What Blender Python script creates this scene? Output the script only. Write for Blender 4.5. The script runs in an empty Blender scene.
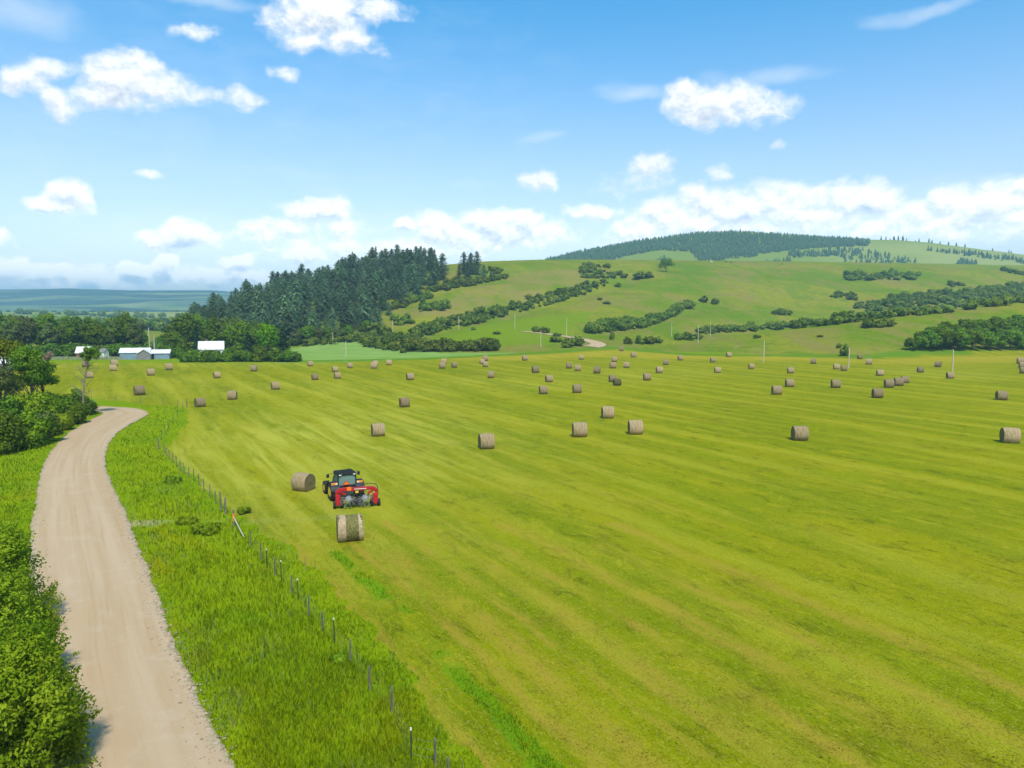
import bpy, bmesh, math, random
import numpy as np
from mathutils import Vector, Matrix, Euler

random.seed(7)
rng = np.random.default_rng(7)
scene = bpy.context.scene
COL = scene.collection
R = math.radians

# ------------------------------------------------------------------ camera
CAM_H = 17.0
FPX = 720.0
PITCH = math.atan(72.0 / FPX)
cp, sp = math.cos(PITCH), math.sin(PITCH)
F0 = FPX * cp + 72 * sp          # horizontal distance unit at the horizon row

cam_data = bpy.data.cameras.new('camera')
cam_data.sensor_width = 36.0
cam_data.lens = 36.0 * FPX / 1024.0
cam_data.clip_start = 0.5
cam_data.clip_end = 40000.0
cam = bpy.data.objects.new('camera', cam_data)
cam.location = (0, 0, CAM_H)
cam.rotation_euler = (math.pi / 2 - PITCH, 0, 0)
COL.objects.link(cam)
scene.camera = cam


def ray(px, py):
    """world direction through a pixel of the photograph"""
    a, b = px - 512.0, 384.0 - py
    return np.array([a, FPX * cp + b * sp, -FPX * sp + b * cp])


def ground0(px, py):
    d = ray(px, py)
    t = CAM_H / -d[2]
    return d[0] * t, d[1] * t


def pix(x, y, z):
    dz = z - CAM_H
    f = y * cp - dz * sp
    u = y * sp + dz * cp
    return 512 + FPX * x / f, 384 - FPX * u / f


# ------------------------------------------------------------------ noise
def _hash(ix, iy, seed):
    n = (ix.astype(np.int64) * 374761393 + iy.astype(np.int64) * 668265263 + seed * 974634777) & 0x7fffffff
    n = (n ^ (n >> 13)) * 1274126177 & 0x7fffffff
    n = n ^ (n >> 16)
    return (n & 0xffff) / 65535.0


def vnoise(x, y, seed=0):
    x = np.asarray(x, float); y = np.asarray(y, float)
    ix, iy = np.floor(x), np.floor(y)
    fx, fy = x - ix, y - iy
    fx = fx * fx * (3 - 2 * fx); fy = fy * fy * (3 - 2 * fy)
    a = _hash(ix, iy, seed); b = _hash(ix + 1, iy, seed)
    c = _hash(ix, iy + 1, seed); d = _hash(ix + 1, iy + 1, seed)
    return (a * (1 - fx) + b * fx) * (1 - fy) + (c * (1 - fx) + d * fx) * fy


def fbm(x, y, seed=0, o=4):
    s = 0; a = .5; t = 0
    for i in range(o):
        s = s + a * vnoise(x, y, seed + i * 17); t += a
        x = x * 2.03 + 5.3; y = y * 2.03 + 1.7; a *= .5
    return s / t


def sstep(a, b, x):
    t = np.clip((x - a) / (b - a), 0, 1)
    return t * t * (3 - 2 * t)


# ------------------------------------------------------------------ terrain
SG = np.linspace(-2.2, 2.2, 881)


def table(pairs, smooth=8):
    px = np.array([(p[0] - 512) / F0 for p in pairs]); v = np.array([p[1] for p in pairs], float)
    t = np.interp(SG, px, v)
    k = np.exp(-np.linspace(-2, 2, smooth * 2 + 1) ** 2); k /= k.sum()
    tp = np.pad(t, smooth, mode='edge')
    return np.convolve(tp, k, 'valid')


def zpy(Z, py):
    return CAM_H + (312 - py) / F0 * Z


# main grassy ridge: foot line, crest line and crest height by bearing
_c = [(150, 470, 332), (200, 500, 322), (250, 530, 306), (300, 570, 292), (350, 610, 277), (420, 690, 268),
      (480, 740, 262), (545, 800, 260), (660, 860, 260.5), (800, 890, 262), (930, 920, 264), (1024, 940, 266), (1200, 980, 268)]
T_ZC = table([(a, b) for a, b, c in _c])
T_HC = table([(a, max(0.0, zpy(b, c))) for a, b, c in _c])
T_ZT = table([(150, 330), (250, 330), (300, 335), (360, 345), (420, 300), (512, 290), (600, 290), (680, 330), (800, 400), (1024, 440), (1300, 470)])
T_HC = T_HC * np.interp(SG, [(130 - 512) / F0, (215 - 512) / F0], [0, 1])
# low spur on the right
_s = [(610, 300, 0), (650, 312, .4), (700, 335, zpy(335, 343.5)), (770, 365, zpy(365, 331.5)), (850, 390, zpy(390, 321)),
      (930, 410, zpy(410, 312)), (1024, 430, zpy(430, 302)), (1250, 460, zpy(460, 290))]
T_SZ = table([(a, b) for a, b, c in _s]); T_SH = table([(a, max(0, c)) for a, b, c in _s], 4)
# forested ridge far behind
_f = [(300, 312), (400, 305), (460, 290), (500, 276), (545, 262), (580, 254), (640, 243), (700, 235), (740, 234),
      (800, 238), (870, 242), (900, 243), (930, 246), (1024, 257), (1150, 268), (1400, 280)]
Z2 = 1750.0
T_H2 = table([(a, max(0, zpy(Z2, b))) for a, b in _f], 5)
# blue hills at the left, farthest of all
_b = [(-600, 300), (-100, 291), (10, 289.5), (70, 288.5), (130, 290.5), (215, 290.5), (260, 294), (330, 300), (420, 306), (520, 312), (600, 316)]
Z3 = 4700.0
T_H3 = table([(a, max(0, zpy(Z3, b))) for a, b in _b], 5)


def tab(T, s):
    return np.interp(s, SG, T)


GULLIES = []      # filled after the first ray casts: (polyline xyz, width, depth)


def seg_dist(x, y, pts):
    d = np.full(np.shape(x), 1e9)
    for (x0, y0), (x1, y1) in zip(pts[:-1], pts[1:]):
        vx, vy = x1 - x0, y1 - y0
        L = vx * vx + vy * vy + 1e-9
        t = np.clip(((x - x0) * vx + (y - y0) * vy) / L, 0, 1)
        d = np.minimum(d, np.hypot(x - x0 - t * vx, y - y0 - t * vy))
    return d


def parts_h(x, y):
    x = np.asarray(x, float); y = np.asarray(y, float)
    ys = np.maximum(y, 5.0)
    s = np.clip(x / ys, -2.2, 2.2)
    t = (y - tab(T_ZT, s)) / (tab(T_ZC, s) - tab(T_ZT, s))
    tc = np.clip(t, 0, 1)
    prof = .5 * tc ** 1.25 + .5 * np.sin(tc * math.pi / 2) ** 2
    back = 1 - .8 * sstep(0, 1.0, t - 1)
    p1 = np.where(t < 1, prof, back)
    h1 = tab(T_HC, s) * p1
    bump = (fbm(x / 120, y / 120, 3) - .5) * 10 * np.sin(np.clip(t, 0, 1) * math.pi)
    bump += (fbm(x / 45, y / 45, 9) - .5) * 3.5 * np.sin(np.clip(t, 0, 1) * math.pi) * (tab(T_HC, s) / 70)
    h1 = h1 + bump * np.clip(tab(T_HC, s) / 60, 0, 1)
    zs = tab(T_SZ, s)
    ts = np.clip((y - 285 - 25 * np.sin(s * 9)) / np.maximum(zs - 285, 5), 0, 2)
    ps = np.where(ts < 1, np.sin(np.clip(ts, 0, 1) * math.pi / 2) ** 1.5, 1 - sstep(0, 60, y - zs))
    h2 = tab(T_SH, s) * ps
    t2 = np.clip((y - 1050) / (Z2 - 1050), 0, 1)
    h3 = tab(T_H2, s) * np.where(y < Z2, sstep(0, 1, t2) ** .8, 1 - .8 * sstep(0, 900, y - Z2))
    h3 = h3 + (fbm(x / 260, y / 260, 21) - .5) * 30 * np.sin(np.clip(t2, 0, 1) * math.pi)
    t3 = np.clip((y - 2900) / (Z3 - 2900), 0, 1)
    h4 = tab(T_H3, s) * np.where(y < Z3, .5 * t3 + .5 * sstep(0, 1, t3), 1 - .6 * sstep(0, 2500, y - Z3))
    h4 = h4 + (fbm(x / 600, y / 600, 31) - .5) * 50 * np.sin(np.clip(t3, 0, 1) * math.pi)
    return h1, h2, h3, h4, t, ts


def H(x, y):
    h1, h2, h3, h4, t, ts = parts_h(x, y)
    for pts, w, dep in GULLIES:
        h1 = h1 - dep * np.exp(-(seg_dist(x, y, pts) / w) ** 2) * np.clip(h1 / 10, 0, 1)
    h = np.maximum(np.maximum(h1, h2), np.maximum(h3, h4))
    h = h + (fbm(np.asarray(x, float) / 14, np.asarray(y, float) / 14, 5, 3) - .5) * .25
    return np.where(np.asarray(y) < 15, h * np.clip(np.asarray(y) / 15, 0, 1), h)


class Relief:
    """heights sampled once on a fine net, read back quickly"""
    def __init__(self):
        self.ly = np.linspace(math.log(12), math.log(9000), 760)
        self.s = np.linspace(-2.2, 2.2, 1000)
        Y, S = np.meshgrid(np.exp(self.ly), self.s, indexing='ij')
        self.z = H(S * Y, Y)

    def __call__(self, x, y):
        x = np.asarray(x, float); y = np.maximum(np.asarray(y, float), 12.0)
        a = np.clip((np.log(y) - self.ly[0]) / (self.ly[1] - self.ly[0]), 0, 758.999)
        b = np.clip((x / y - self.s[0]) / (self.s[1] - self.s[0]), 0, 998.999)
        i, j = a.astype(int), b.astype(int); f, g = a - i, b - j
        z = self.z
        return (z[i, j] * (1 - g) + z[i, j + 1] * g) * (1 - f) + (z[i + 1, j] * (1 - g) + z[i + 1, j + 1] * g) * f


def hit(px, py, tmin=15, tmax=8900):
    """where the ray through a pixel of the photograph meets the ground"""
    d = ray(px, py); d = d / d[1]
    y0, y1 = tmin, tmax
    for n in (420, 16, 16):
        ys = np.exp(np.linspace(math.log(y0), math.log(y1), n))
        k = np.nonzero(CAM_H + d[2] * ys <= HQ(d[0] * ys, ys))[0]
        if len(k) == 0:
            return None
        i = k[0]
        y0, y1 = ys[max(i - 1, 0)], ys[i]
        if i == 0:
            break
    return np.array([d[0] * y1, y1, float(HQ(d[0] * y1, y1))])


def hits(pl, dflt=None):
    out = []
    for a in pl:
        h = hit(a[0], a[1])
        if h is not None:
            out.append(h)
    return out


def inside(x, y, poly):
    x = np.asarray(x); y = np.asarray(y)
    r = np.zeros(x.shape, bool)
    n = len(poly)
    for i in range(n):
        x0, y0 = poly[i]; x1, y1 = poly[(i + 1) % n]
        if y0 == y1:
            continue
        c = ((y0 > y) != (y1 > y)) & (x < (x1 - x0) * (y - y0) / (y1 - y0) + x0)
        r ^= c
    return r


HQ = Relief()
for pl, w, dep in [
    ([(416, 336), (450, 322), (512, 309), (560, 296), (600, 285), (625, 277)], 16, 5),
    ([(590, 333), (640, 322), (690, 308), (715, 301)], 13, 3.5),
    ([(700, 332), (768, 329), (878, 317), (960, 306), (1024, 296)], 16, 4),
    ([(395, 318), (431, 292), (506, 277)], 11, 2.5),
]:
    q = [(h[0], h[1]) for h in hits(pl)]
    GULLIES.append((q, w, dep))
HQ = Relief()

# ------------------------------------------------------------------ generic builders
def link(o, parent=None):
    COL.objects.link(o)
    if parent is not None:
        o.parent = parent
    return o


def tag(o, label=None, cat=None, group=None, kind=None):
    if label: o['label'] = label
    if cat: o['category'] = cat
    if group: o['group'] = group
    if kind: o['kind'] = kind
    return o


def thing(name, label, cat, loc=(0, 0, 0), rz=0.0, group=None):
    o = bpy.data.objects.new(name, None)
    o.empty_display_size = .3
    o.location = loc; o.rotation_euler = (0, 0, rz)
    link(o)
    return tag(o, label, cat, group)


def dup(root, loc, rz=0.0, sc=1.0, label=None, group=None):
    r = root.copy(); link(r)
    r.location = loc; r.rotation_euler = (0, 0, rz)
    r.scale = (sc, sc, sc) if not isinstance(sc, tuple) else sc
    if label: r['label'] = label
    if group: r['group'] = group
    for ch in list(root.children):
        c = ch.copy(); link(c, r)
        for g in list(ch.children):
            d = g.copy(); link(d, c)
    return r


def mesh_obj(name, me, mat, parent=None):
    if mat is not None:
        me.materials.append(mat)
    o = bpy.data.objects.new(name, me)
    return link(o, parent)


def np_mesh(name, V, F, smooth=True):
    """V (n,3), F (m,k) -> mesh, quickly"""
    V = np.asarray(V, np.float32); F = np.asarray(F, np.int32)
    me = bpy.data.meshes.new(name)
    n, (m, k) = len(V), F.shape
    me.vertices.add(n); me.vertices.foreach_set('co', V.ravel())
    me.loops.add(m * k); me.loops.foreach_set('vertex_index', F.ravel())
    me.polygons.add(m)
    me.polygons.foreach_set('loop_start', np.arange(0, m * k, k, dtype=np.int32))
    me.polygons.foreach_set('use_smooth', np.full(m, smooth))
    me.update(calc_edges=True)
    return me


def fattr(me, name, vals):
    a = me.attributes.new(name, 'FLOAT', 'POINT')
    a.data.foreach_set('value', np.asarray(vals, np.float32).ravel())


def bm_obj(name, bm, mat, parent=None, smooth=None, bevel=0):
    if bevel:
        try:
            bmesh.ops.bevel(bm, geom=[e for e in bm.edges if e.calc_face_angle(0) > .6], offset=bevel, segments=2, affect='EDGES', profile=.6)
        except Exception:
            pass
    bmesh.ops.recalc_face_normals(bm, faces=bm.faces)
    me = bpy.data.meshes.new(name)
    bm.to_mesh(me); bm.free()
    if smooth:
        me.polygons.foreach_set('use_smooth', np.full(len(me.polygons), True))
        me.set_sharp_from_angle(angle=R(smooth))
    return mesh_obj(name, me, mat, parent)


def b_box(bm, c, s, rot=None, taper=(1, 1)):
    m = Matrix.Translation(c)
    if rot is not None:
        m = m @ Euler(rot).to_matrix().to_4x4()
    r = bmesh.ops.create_cube(bm, size=1.0)
    for v in r['verts']:
        p = Vector((v.co.x * s[0], v.co.y * s[1], v.co.z * s[2]))
        if v.co.z > 0:
            p.x *= taper[0]; p.y *= taper[1]
        v.co = m @ p


def b_cyl(bm, a, b, r1, r2=None, seg=12, caps=True):
    a, b = Vector(a), Vector(b)
    d = b - a
    q = d.to_track_quat('Z', 'Y').to_matrix().to_4x4()
    bmesh.ops.create_cone(bm, cap_ends=caps, cap_tris=False, segments=seg, radius1=r1, radius2=r1 if r2 is None else r2,
                          depth=d.length, matrix=Matrix.Translation((a + b) / 2) @ q)


def b_tube(bm, pts, r, seg=6):
    for a, b in zip(pts[:-1], pts[1:]):
        b_cyl(bm, a, b, r, seg=seg)


def b_lathe(bm, prof, seg=32, axis='X', c=(0, 0, 0)):
    """profile of (along, radius); closed ends where radius is 0"""
    rings = []
    for (u, r) in prof:
        ring = []
        for i in range(seg):
            a = 2 * math.pi * i / seg
            p = (u, r * math.cos(a), r * math.sin(a)) if axis == 'X' else (r * math.cos(a), r * math.sin(a), u)
            ring.append(bm.verts.new((p[0] + c[0], p[1] + c[1], p[2] + c[2])))
        rings.append(ring)
    for A, B in zip(rings[:-1], rings[1:]):
        for i in range(seg):
            j = (i + 1) % seg
            bm.faces.new((A[i], A[j], B[j], B[i]))
    bm.faces.new(rings[0]); bm.faces.new(rings[-1])


# ------------------------------------------------------------------ node helpers
class NT:
    def __init__(self, tree):
        self.t = tree; self.n = tree.nodes; self.l = tree.links

    def add(self, typ, ins=None, **props):
        nd = self.n.new(typ)
        for k, v in props.items():
            setattr(nd, k, v)
        for k, v in (ins or {}).items():
            self.put(nd.inputs[k], v)
        return nd

    def put(self, sock, v):
        if isinstance(v, bpy.types.NodeSocket):
            self.l.new(v, sock)
        else:
            sock.default_value = v

    def math(self, op, a, b=None, c=None, clamp=False):
        nd = self.add('ShaderNodeMath', operation=op, use_clamp=clamp)
        self.put(nd.inputs[0], a)
        if b is not None: self.put(nd.inputs[1], b)
        if c is not None: self.put(nd.inputs[2], c)
        return nd.outputs[0]

    def vec(self, op, a, b=None, c=None, out=0):
        nd = self.add('ShaderNodeVectorMath', operation=op)
        self.put(nd.inputs[0], a)
        if b is not None: self.put(nd.inputs[1], b)
        if c is not None: self.put(nd.inputs[2], c)
        return nd.outputs[out]

    def noise(self, v, scale, detail=4, rough=.55, dist=0.0, dim='3D'):
        nd = self.add('ShaderNodeTexNoise', {'Vector': v, 'Scale': scale, 'Detail': detail, 'Roughness': rough, 'Distortion': dist}, noise_dimensions=dim)
        return nd.outputs['Fac']

    def ramp(self, f, a, b, smooth=True):
        nd = self.add('ShaderNodeMapRange', {'Value': f, 'From Min': a, 'From Max': b}, interpolation_type='SMOOTHSTEP' if smooth else 'LINEAR')
        return nd.outputs['Result']

    def mix(self, f, a, b, blend='MIX'):
        nd = self.add('ShaderNodeMix', data_type='RGBA', blend_type=blend, clamp_factor=True)
        self.put(nd.inputs[0], f)
        self.put(nd.inputs[6], a if isinstance(a, bpy.types.NodeSocket) else (*a, 1))
        self.put(nd.inputs[7], b if isinstance(b, bpy.types.NodeSocket) else (*b, 1))
        return nd.outputs[2]

    def attr(self, name, kind='GEOMETRY'):
        return self.add('ShaderNodeAttribute', attribute_name=name, attribute_type=kind).outputs['Fac']

    def pos(self):
        return self.add('ShaderNodeNewGeometry').outputs['Position']

    def objc(self):
        return self.add('ShaderNodeTexCoord').outputs['Object']

    def rand(self):
        return self.add('ShaderNodeObjectInfo').outputs['Random']

    def mapping(self, v, scale=(1, 1, 1), rot=(0, 0, 0), loc=(0, 0, 0)):
        return self.add('ShaderNodeMapping', {'Vector': v, 'Scale': scale, 'Rotation': rot, 'Location': loc}).outputs[0]


def new_mat(name):
    m = bpy.data.materials.new(name); m.use_nodes = True
    t = NT(m.node_tree); t.n.clear()
    out = t.add('ShaderNodeOutputMaterial')
    return m, t, out


def pbr(t, out, color, rough=.7, metal=0.0, spec=.3, bump=None, bump_d=.02, bump_s=.5):
    p = t.add('ShaderNodeBsdfPrincipled')
    t.put(p.inputs['Base Color'], color if isinstance(color, bpy.types.NodeSocket) else (*color, 1))
    t.put(p.inputs['Roughness'], rough); t.put(p.inputs['Metallic'], metal)
    t.put(p.inputs['Specular IOR Level'], spec)
    if bump is not None:
        b = t.add('ShaderNodeBump', {'Strength': bump_s, 'Distance': bump_d, 'Height': bump})
        t.l.new(b.outputs[0], p.inputs['Normal'])
    t.l.new(p.outputs[0], out.inputs[0])
    return p


def simple_mat(name, col, rough=.6, metal=0.0, var=.25, scale=6.0, spec=.3, dirt=None):
    m, t, o = new_mat(name)
    n = t.noise(t.objc(), scale, 5, .6)
    a = tuple(c * (1 - var) for c in col); b = tuple(min(1, c * (1 + var)) for c in col)
    c = t.mix(t.ramp(n, .3, .7), a, b)
    if dirt:
        c = t.mix(t.ramp(t.noise(t.objc(), scale * .45, 6, .7), .52, .72), c, dirt)
    pbr(t, o, c, rough, metal, spec, bump=n, bump_d=.005, bump_s=.3)
    return m


def leaf_mat(name, ca, cb, transl=.3, jit=.25):
    """foliage: two leaf tones that vary leaf by leaf, clump by clump and plant by plant"""
    m, t, o = new_mat(name)
    v = t.attr('var')
    c = t.mix(v, ca, cb)
    hs = t.add('ShaderNodeHueSaturation', {'Color': c})
    t.put(hs.inputs['Value'], t.math('MULTIPLY_ADD', t.rand(), 2 * jit, 1 - jit))
    t.put(hs.inputs['Hue'], t.math('MULTIPLY_ADD', t.rand(), .03, .485))
    d = t.add('ShaderNodeBsdfDiffuse', {'Color': hs.outputs[0]})
    tr = t.add('ShaderNodeBsdfTranslucent', {'Color': hs.outputs[0]})
    mx = t.add('ShaderNodeMixShader', {0: transl})
    t.l.new(d.outputs[0], mx.inputs[1]); t.l.new(tr.outputs[0], mx.inputs[2])
    t.l.new(mx.outputs[0], o.inputs[0])
    return m
EXPOSURE = 0.54
SKY_STR = 0.142
SKY_HUE = 0.487
SKY_SAT = 1.4
SKY_VAL = 1.16
CLOUD_W = 0.83
HAZE_D = 0.00021
HAZE_COL = (.42, .80, .98, 1)
# ------------------------------------------------------------------ plan of the place
def G(pl):
    return [ground0(*p) for p in pl]


MOWN = G([(186, 408), (188, 420), (174, 440), (170, 452), (178, 462), (193, 474), (213, 494), (229, 510), (262, 527), (292, 548), (330, 584), (372, 628), (415, 680), (455, 735), (480, 775), (560, 1000), (1400, 1000), (2600, 620), (2200, 420)])
_far = [(1300, 349), (1030, 350.5), (950, 352.5), (900, 355), (868, 357.5), (780, 356.5), (690, 355.5), (640, 351), (612, 348.5), (575, 351.5), (500, 356), (420, 360), (300, 363), (60, 363), (-60, 366), (-60, 398), (60, 396), (130, 402)]
MOWN += [tuple(hit(*p)[:2]) for p in _far]
CROP = [tuple(hit(*p)[:2]) for p in [(270, 363), (285, 349), (330, 341.5), (360, 339), (400, 346), (440, 352.5), (520, 352.5), (500, 355.5), (420, 359.5), (330, 362)]]
TAN = [tuple(hit(*p)[:2]) for p in [(470, 290), (540, 268), (600, 270), (585, 288), (520, 305), (440, 316), (425, 312)]]
BENCH = [tuple(hit(*p)[:2]) for p in [(435, 338), (470, 326), (525, 318), (590, 312), (590, 330), (560, 345), (470, 349)]]
LUSH = [tuple(hit(*p)[:2]) for p in [(300, 361.5), (420, 359), (500, 355), (575, 350.5), (612, 347.5), (640, 350), (690, 354.5), (780, 355.5), (868, 356.8), (900, 354), (960, 352)]]
STRIP = G([(335, 553), (365, 580), (400, 612), (450, 665), (500, 715), (545, 768), (640, 870)])
_sd = np.array(STRIP[-1]) - np.array(STRIP[0]); _sd /= np.linalg.norm(_sd); _sn = np.array([-_sd[1], _sd[0]])
TRACK = []
for off, a0, a1, wd in [(-2.1, -4, 30, .45), (1.7, -2, 30, .35), (3.4, 2, 30, .7), (5.6, -6, 30, .35), (7.9, -3, 34, .65), (10.6, 4, 34, .4), (13.6, 0, 36, .7), (17.2, 8, 38, .5), (21.5, 4, 40, .6)]:
    p0 = np.array(STRIP[0]) + _sn * off
    TRACK.append(([tuple(p0 + _sd * a0), tuple(p0 + _sd * (a0 + a1) * .5 + _sn * .5), tuple(p0 + _sd * a1)], wd))
DRIVE = G([(128, 524), (160, 523), (190, 520), (235, 519.5), (290, 521), (345, 514)])

EDGES = [((345, 1000), (120, 1000)), ((265, 840), None), ((234, 768), None), ((202, 700), None), ((178, 650), None), ((158, 597), (29, 597)), ((147, 565), (29, 565)), ((138, 545), (30, 545)),
         ((131, 525), (31.5, 525)), ((122, 505), (35, 505)), ((108, 475), (40, 475)), ((105.5, 462), (45, 462)), ((107, 450), (51, 450)), ((111, 440), (61, 440)),
         ((121, 430), (73, 430)), ((138, 420), (90, 420)), ((148, 414.5), (103, 414)), ((146, 411), (98, 411.8)), ((135, 408.6), (90, 411)),
         ((115, 407), (80, 410.8)), ((95, 406), (60, 410.7)), ((60, 405.5), (30, 411)), ((-40, 405), (-60, 411))]
RE, LE = [], []
for r_, l_ in EDGES:
    a = ground0(*r_)
    RE.append(a)
    LE.append(ground0(*l_) if l_ else (a[0] - 7.3, a[1] - 1.2))
RE[0] = (12.0, -2.0); LE[0] = (4.5, -6.0)
RE.insert(0, (30.0, -30.0)); LE.insert(0, (22.0, -34.0))


def catmull(P, n=10):
    P = np.array(P, float)
    Q = np.vstack([2 * P[0] - P[1], P, 2 * P[-1] - P[-2]])
    out = []
    for i in range(1, len(Q) - 2):
        for t in np.linspace(0, 1, n, endpoint=False):
            a, b, c, d = Q[i - 1], Q[i], Q[i + 1], Q[i + 2]
            out.append(.5 * (2 * b + (c - a) * t + (2 * a - 5 * b + 4 * c - d) * t * t + (3 * b - a - 3 * c + d) * t ** 3))
    out.append(P[-1])
    return np.array(out)


REc, LEc = catmull(RE), catmull(LE)
ROADPOLY = [tuple(p) for p in REc] + [tuple(p) for p in LEc[::-1]]

# ------------------------------------------------------------------ colours of the ground
def verge_colour(t):
    p = t.pos()
    c = t.mix(t.ramp(t.noise(p, .14, 4, .6), .35, .65), (0.395, 0.535, 0.004), (0.506, 0.599, 0.005))
    c = t.mix(t.math('MULTIPLY', t.ramp(t.noise(p, .07, 4, .65, dist=.8), .55, .72), .8), c, (0.610, 0.528, 0.003))
    c = t.mix(t.math('MULTIPLY', t.ramp(t.noise(p, .45, 4, .65), .52, .8), .7), c, (0.298, 0.483, 0.001))
    c = t.mix(t.math('MULTIPLY', t.ramp(t.noise(p, 1.7, 3, .7), .6, .8), .4), c, (0.446, 0.515, 0.015))
    return c


def field_colour(t):
    p = t.pos()
    al = t.vec('DOT_PRODUCT', p, (-.5, .866, 0), out=1)
    ac = t.vec('DOT_PRODUCT', p, (.866, .5, 0), out=1)
    def st(a, b, off=0.0):
        return t.add('ShaderNodeCombineXYZ', {0: t.math('MULTIPLY', al, a), 1: t.math('MULTIPLY', ac, b), 2: off}).outputs[0]
    s1 = t.noise(st(.018, .16), 1, 5, .6, .4)
    s2 = t.noise(st(.05, .55, 4.0), 1, 5, .65, .6)
    s3 = t.noise(st(.22, 1.9, 8.0), 1, 4, .65, .5)
    pt = t.noise(p, .05, 5, .62, .8)
    pf = t.noise(p, .35, 5, .65, .6)
    c = t.mix(t.ramp(s1, .36, .64), (0.176, 0.222, 0.001), (0.277, 0.280, 0.002))
    c = t.mix(t.math('MULTIPLY', t.ramp(s2, .48, .72), .75), c, (0.352, 0.304, 0.019))
    c = t.mix(t.math('MULTIPLY', t.ramp(pt, .52, .70), .6), c, (0.176, 0.231, 0.001))
    c = t.mix(t.math('MULTIPLY', t.ramp(s3, .50, .75), .55), c, (0.123, 0.157, 0.002))
    c = t.mix(t.math('MULTIPLY', t.ramp(pf, .56, .76), .6), c, (0.214, 0.176, 0.011))
    c = t.mix(t.math('MULTIPLY', t.ramp(t.noise(p, 1.3, 4, .7), .58, .8), .55), c, (0.091, 0.137, 0.002))
    sp1 = t.noise(st(.35, .75, 12.0), 1, 5, .7, .8); sp2 = t.noise(p, .11, 6, .7, 1.2)
    c = t.mix(t.math('MULTIPLY', t.ramp(sp1, .54, .68), .75), c, (0.091, 0.112, 0.002))
    c = t.mix(t.math('MULTIPLY', t.ramp(sp1, .46, .34), .6), c, (0.352, 0.323, 0.009))
    c = t.mix(t.math('MULTIPLY', t.ramp(sp2, .55, .70), .55), c, (0.159, 0.133, 0.008))
    c = t.mix(t.math('MULTIPLY', t.ramp(sp2, .45, .30), .55), c, (0.250, 0.295, 0.002))
    ph = t.math('MULTIPLY_ADD', ac, 2 * math.pi / 8.5, t.math('MULTIPLY', t.noise(st(.01, .03, 20.0), 1, 2, .5), 9.0))
    sw = t.ramp(t.math('MULTIPLY', t.math('SINE', ph), t.ramp(s1, .3, .6)), .15, .95)
    c = t.mix(t.math('MULTIPLY', sw, .40), c, (0.373, 0.369, 0.025))
    g1 = t.noise(st(1.6, 5.0, 3.0), 1, 4, .75); g2 = t.noise(p, 5.5, 4, .8)
    c = t.mix(t.math('MULTIPLY', t.ramp(g1, .52, .72), .55), c, (0.414, 0.378, 0.042))
    c = t.mix(t.math('MULTIPLY', t.ramp(g2, .54, .74), .55), c, (0.088, 0.128, 0.003))
    g3 = t.noise(t.mapping(p, (11, 16, 11), (0, 0, .4)), 1, 3, .8); g4 = t.noise(st(3.2, 13.0, 6.0), 1, 3, .8)
    c = t.mix(t.math('MULTIPLY', t.ramp(g3, .52, .66), .6), c, (0.080, 0.111, 0.004))
    c = t.mix(t.math('MULTIPLY', t.ramp(g4, .53, .68), .55), c, (0.488, 0.445, 0.094))
    c = t.mix(t.math('MULTIPLY', t.attr('pale'), t.math('MULTIPLY_ADD', t.ramp(s2, .35, .65), .6, .1)), c, (0.445, 0.435, 0.061))
    tr = t.math('MULTIPLY', t.attr('track'), .82)
    c = t.mix(t.math('MULTIPLY', tr, t.ramp(s3, .25, .6)), c, (0.352, 0.269, 0.030))
    c = t.mix(t.math('MULTIPLY', t.attr('dry'), t.ramp(s2, .3, .6)), c, (0.384, 0.314, 0.025))
    return c


def hill_colour(t):
    p = t.pos()
    n1 = t.noise(p, .012, 5, .6, .6); n2 = t.noise(p, .05, 5, .65, .5); n3 = t.noise(p, .22, 4, .7)
    c = t.mix(t.ramp(n1, .38, .62), (.135, .215, .006), (.245, .255, .018))
    c = t.mix(t.math('MULTIPLY', t.ramp(n2, .5, .72), .6), c, (.225, .21, .042))
    c = t.mix(t.math('MULTIPLY', t.ramp(n3, .5, .68), .75), c, (.10, .155, .010))
    n4 = t.noise(t.mapping(p, (.03, .012, .02), (0, 0, .5)), 1, 6, .7, 1.0)
    c = t.mix(t.math('MULTIPLY', t.ramp(n4, .5, .6), .7), c, (.24, .20, .05))
    c = t.mix(t.math('MULTIPLY', t.ramp(n4, .48, .38), .65), c, (.115, .20, .008))
    n5 = t.noise(p, .75, 4, .75)
    c = t.mix(t.math('MULTIPLY', t.ramp(n5, .52, .7), .5), c, (.085, .135, .010))
    c = t.mix(t.math('MULTIPLY', t.ramp(n5, .46, .3), .45), c, (.29, .28, .05))
    pz = t.add('ShaderNodeSeparateXYZ', {0: p}).outputs[2]
    tl = t.math('ABSOLUTE', t.math('SINE', t.math('MULTIPLY_ADD', pz, .95, t.math('MULTIPLY', t.noise(p, .018, 4, .6), 9.0))))
    c = t.mix(t.math('MULTIPLY', t.ramp(tl, .16, .02), t.math('MULTIPLY', t.ramp(n2, .42, .62), .4)), c, (.31, .27, .10))
    c = t.mix(t.math('MULTIPLY', t.attr('tan'), t.ramp(n2, .25, .6)), c, (.26, .215, .06))
    c = t.mix(t.math('MULTIPLY', t.attr('bench'), .8), c, (.16, .25, .006))
    return c


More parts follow.
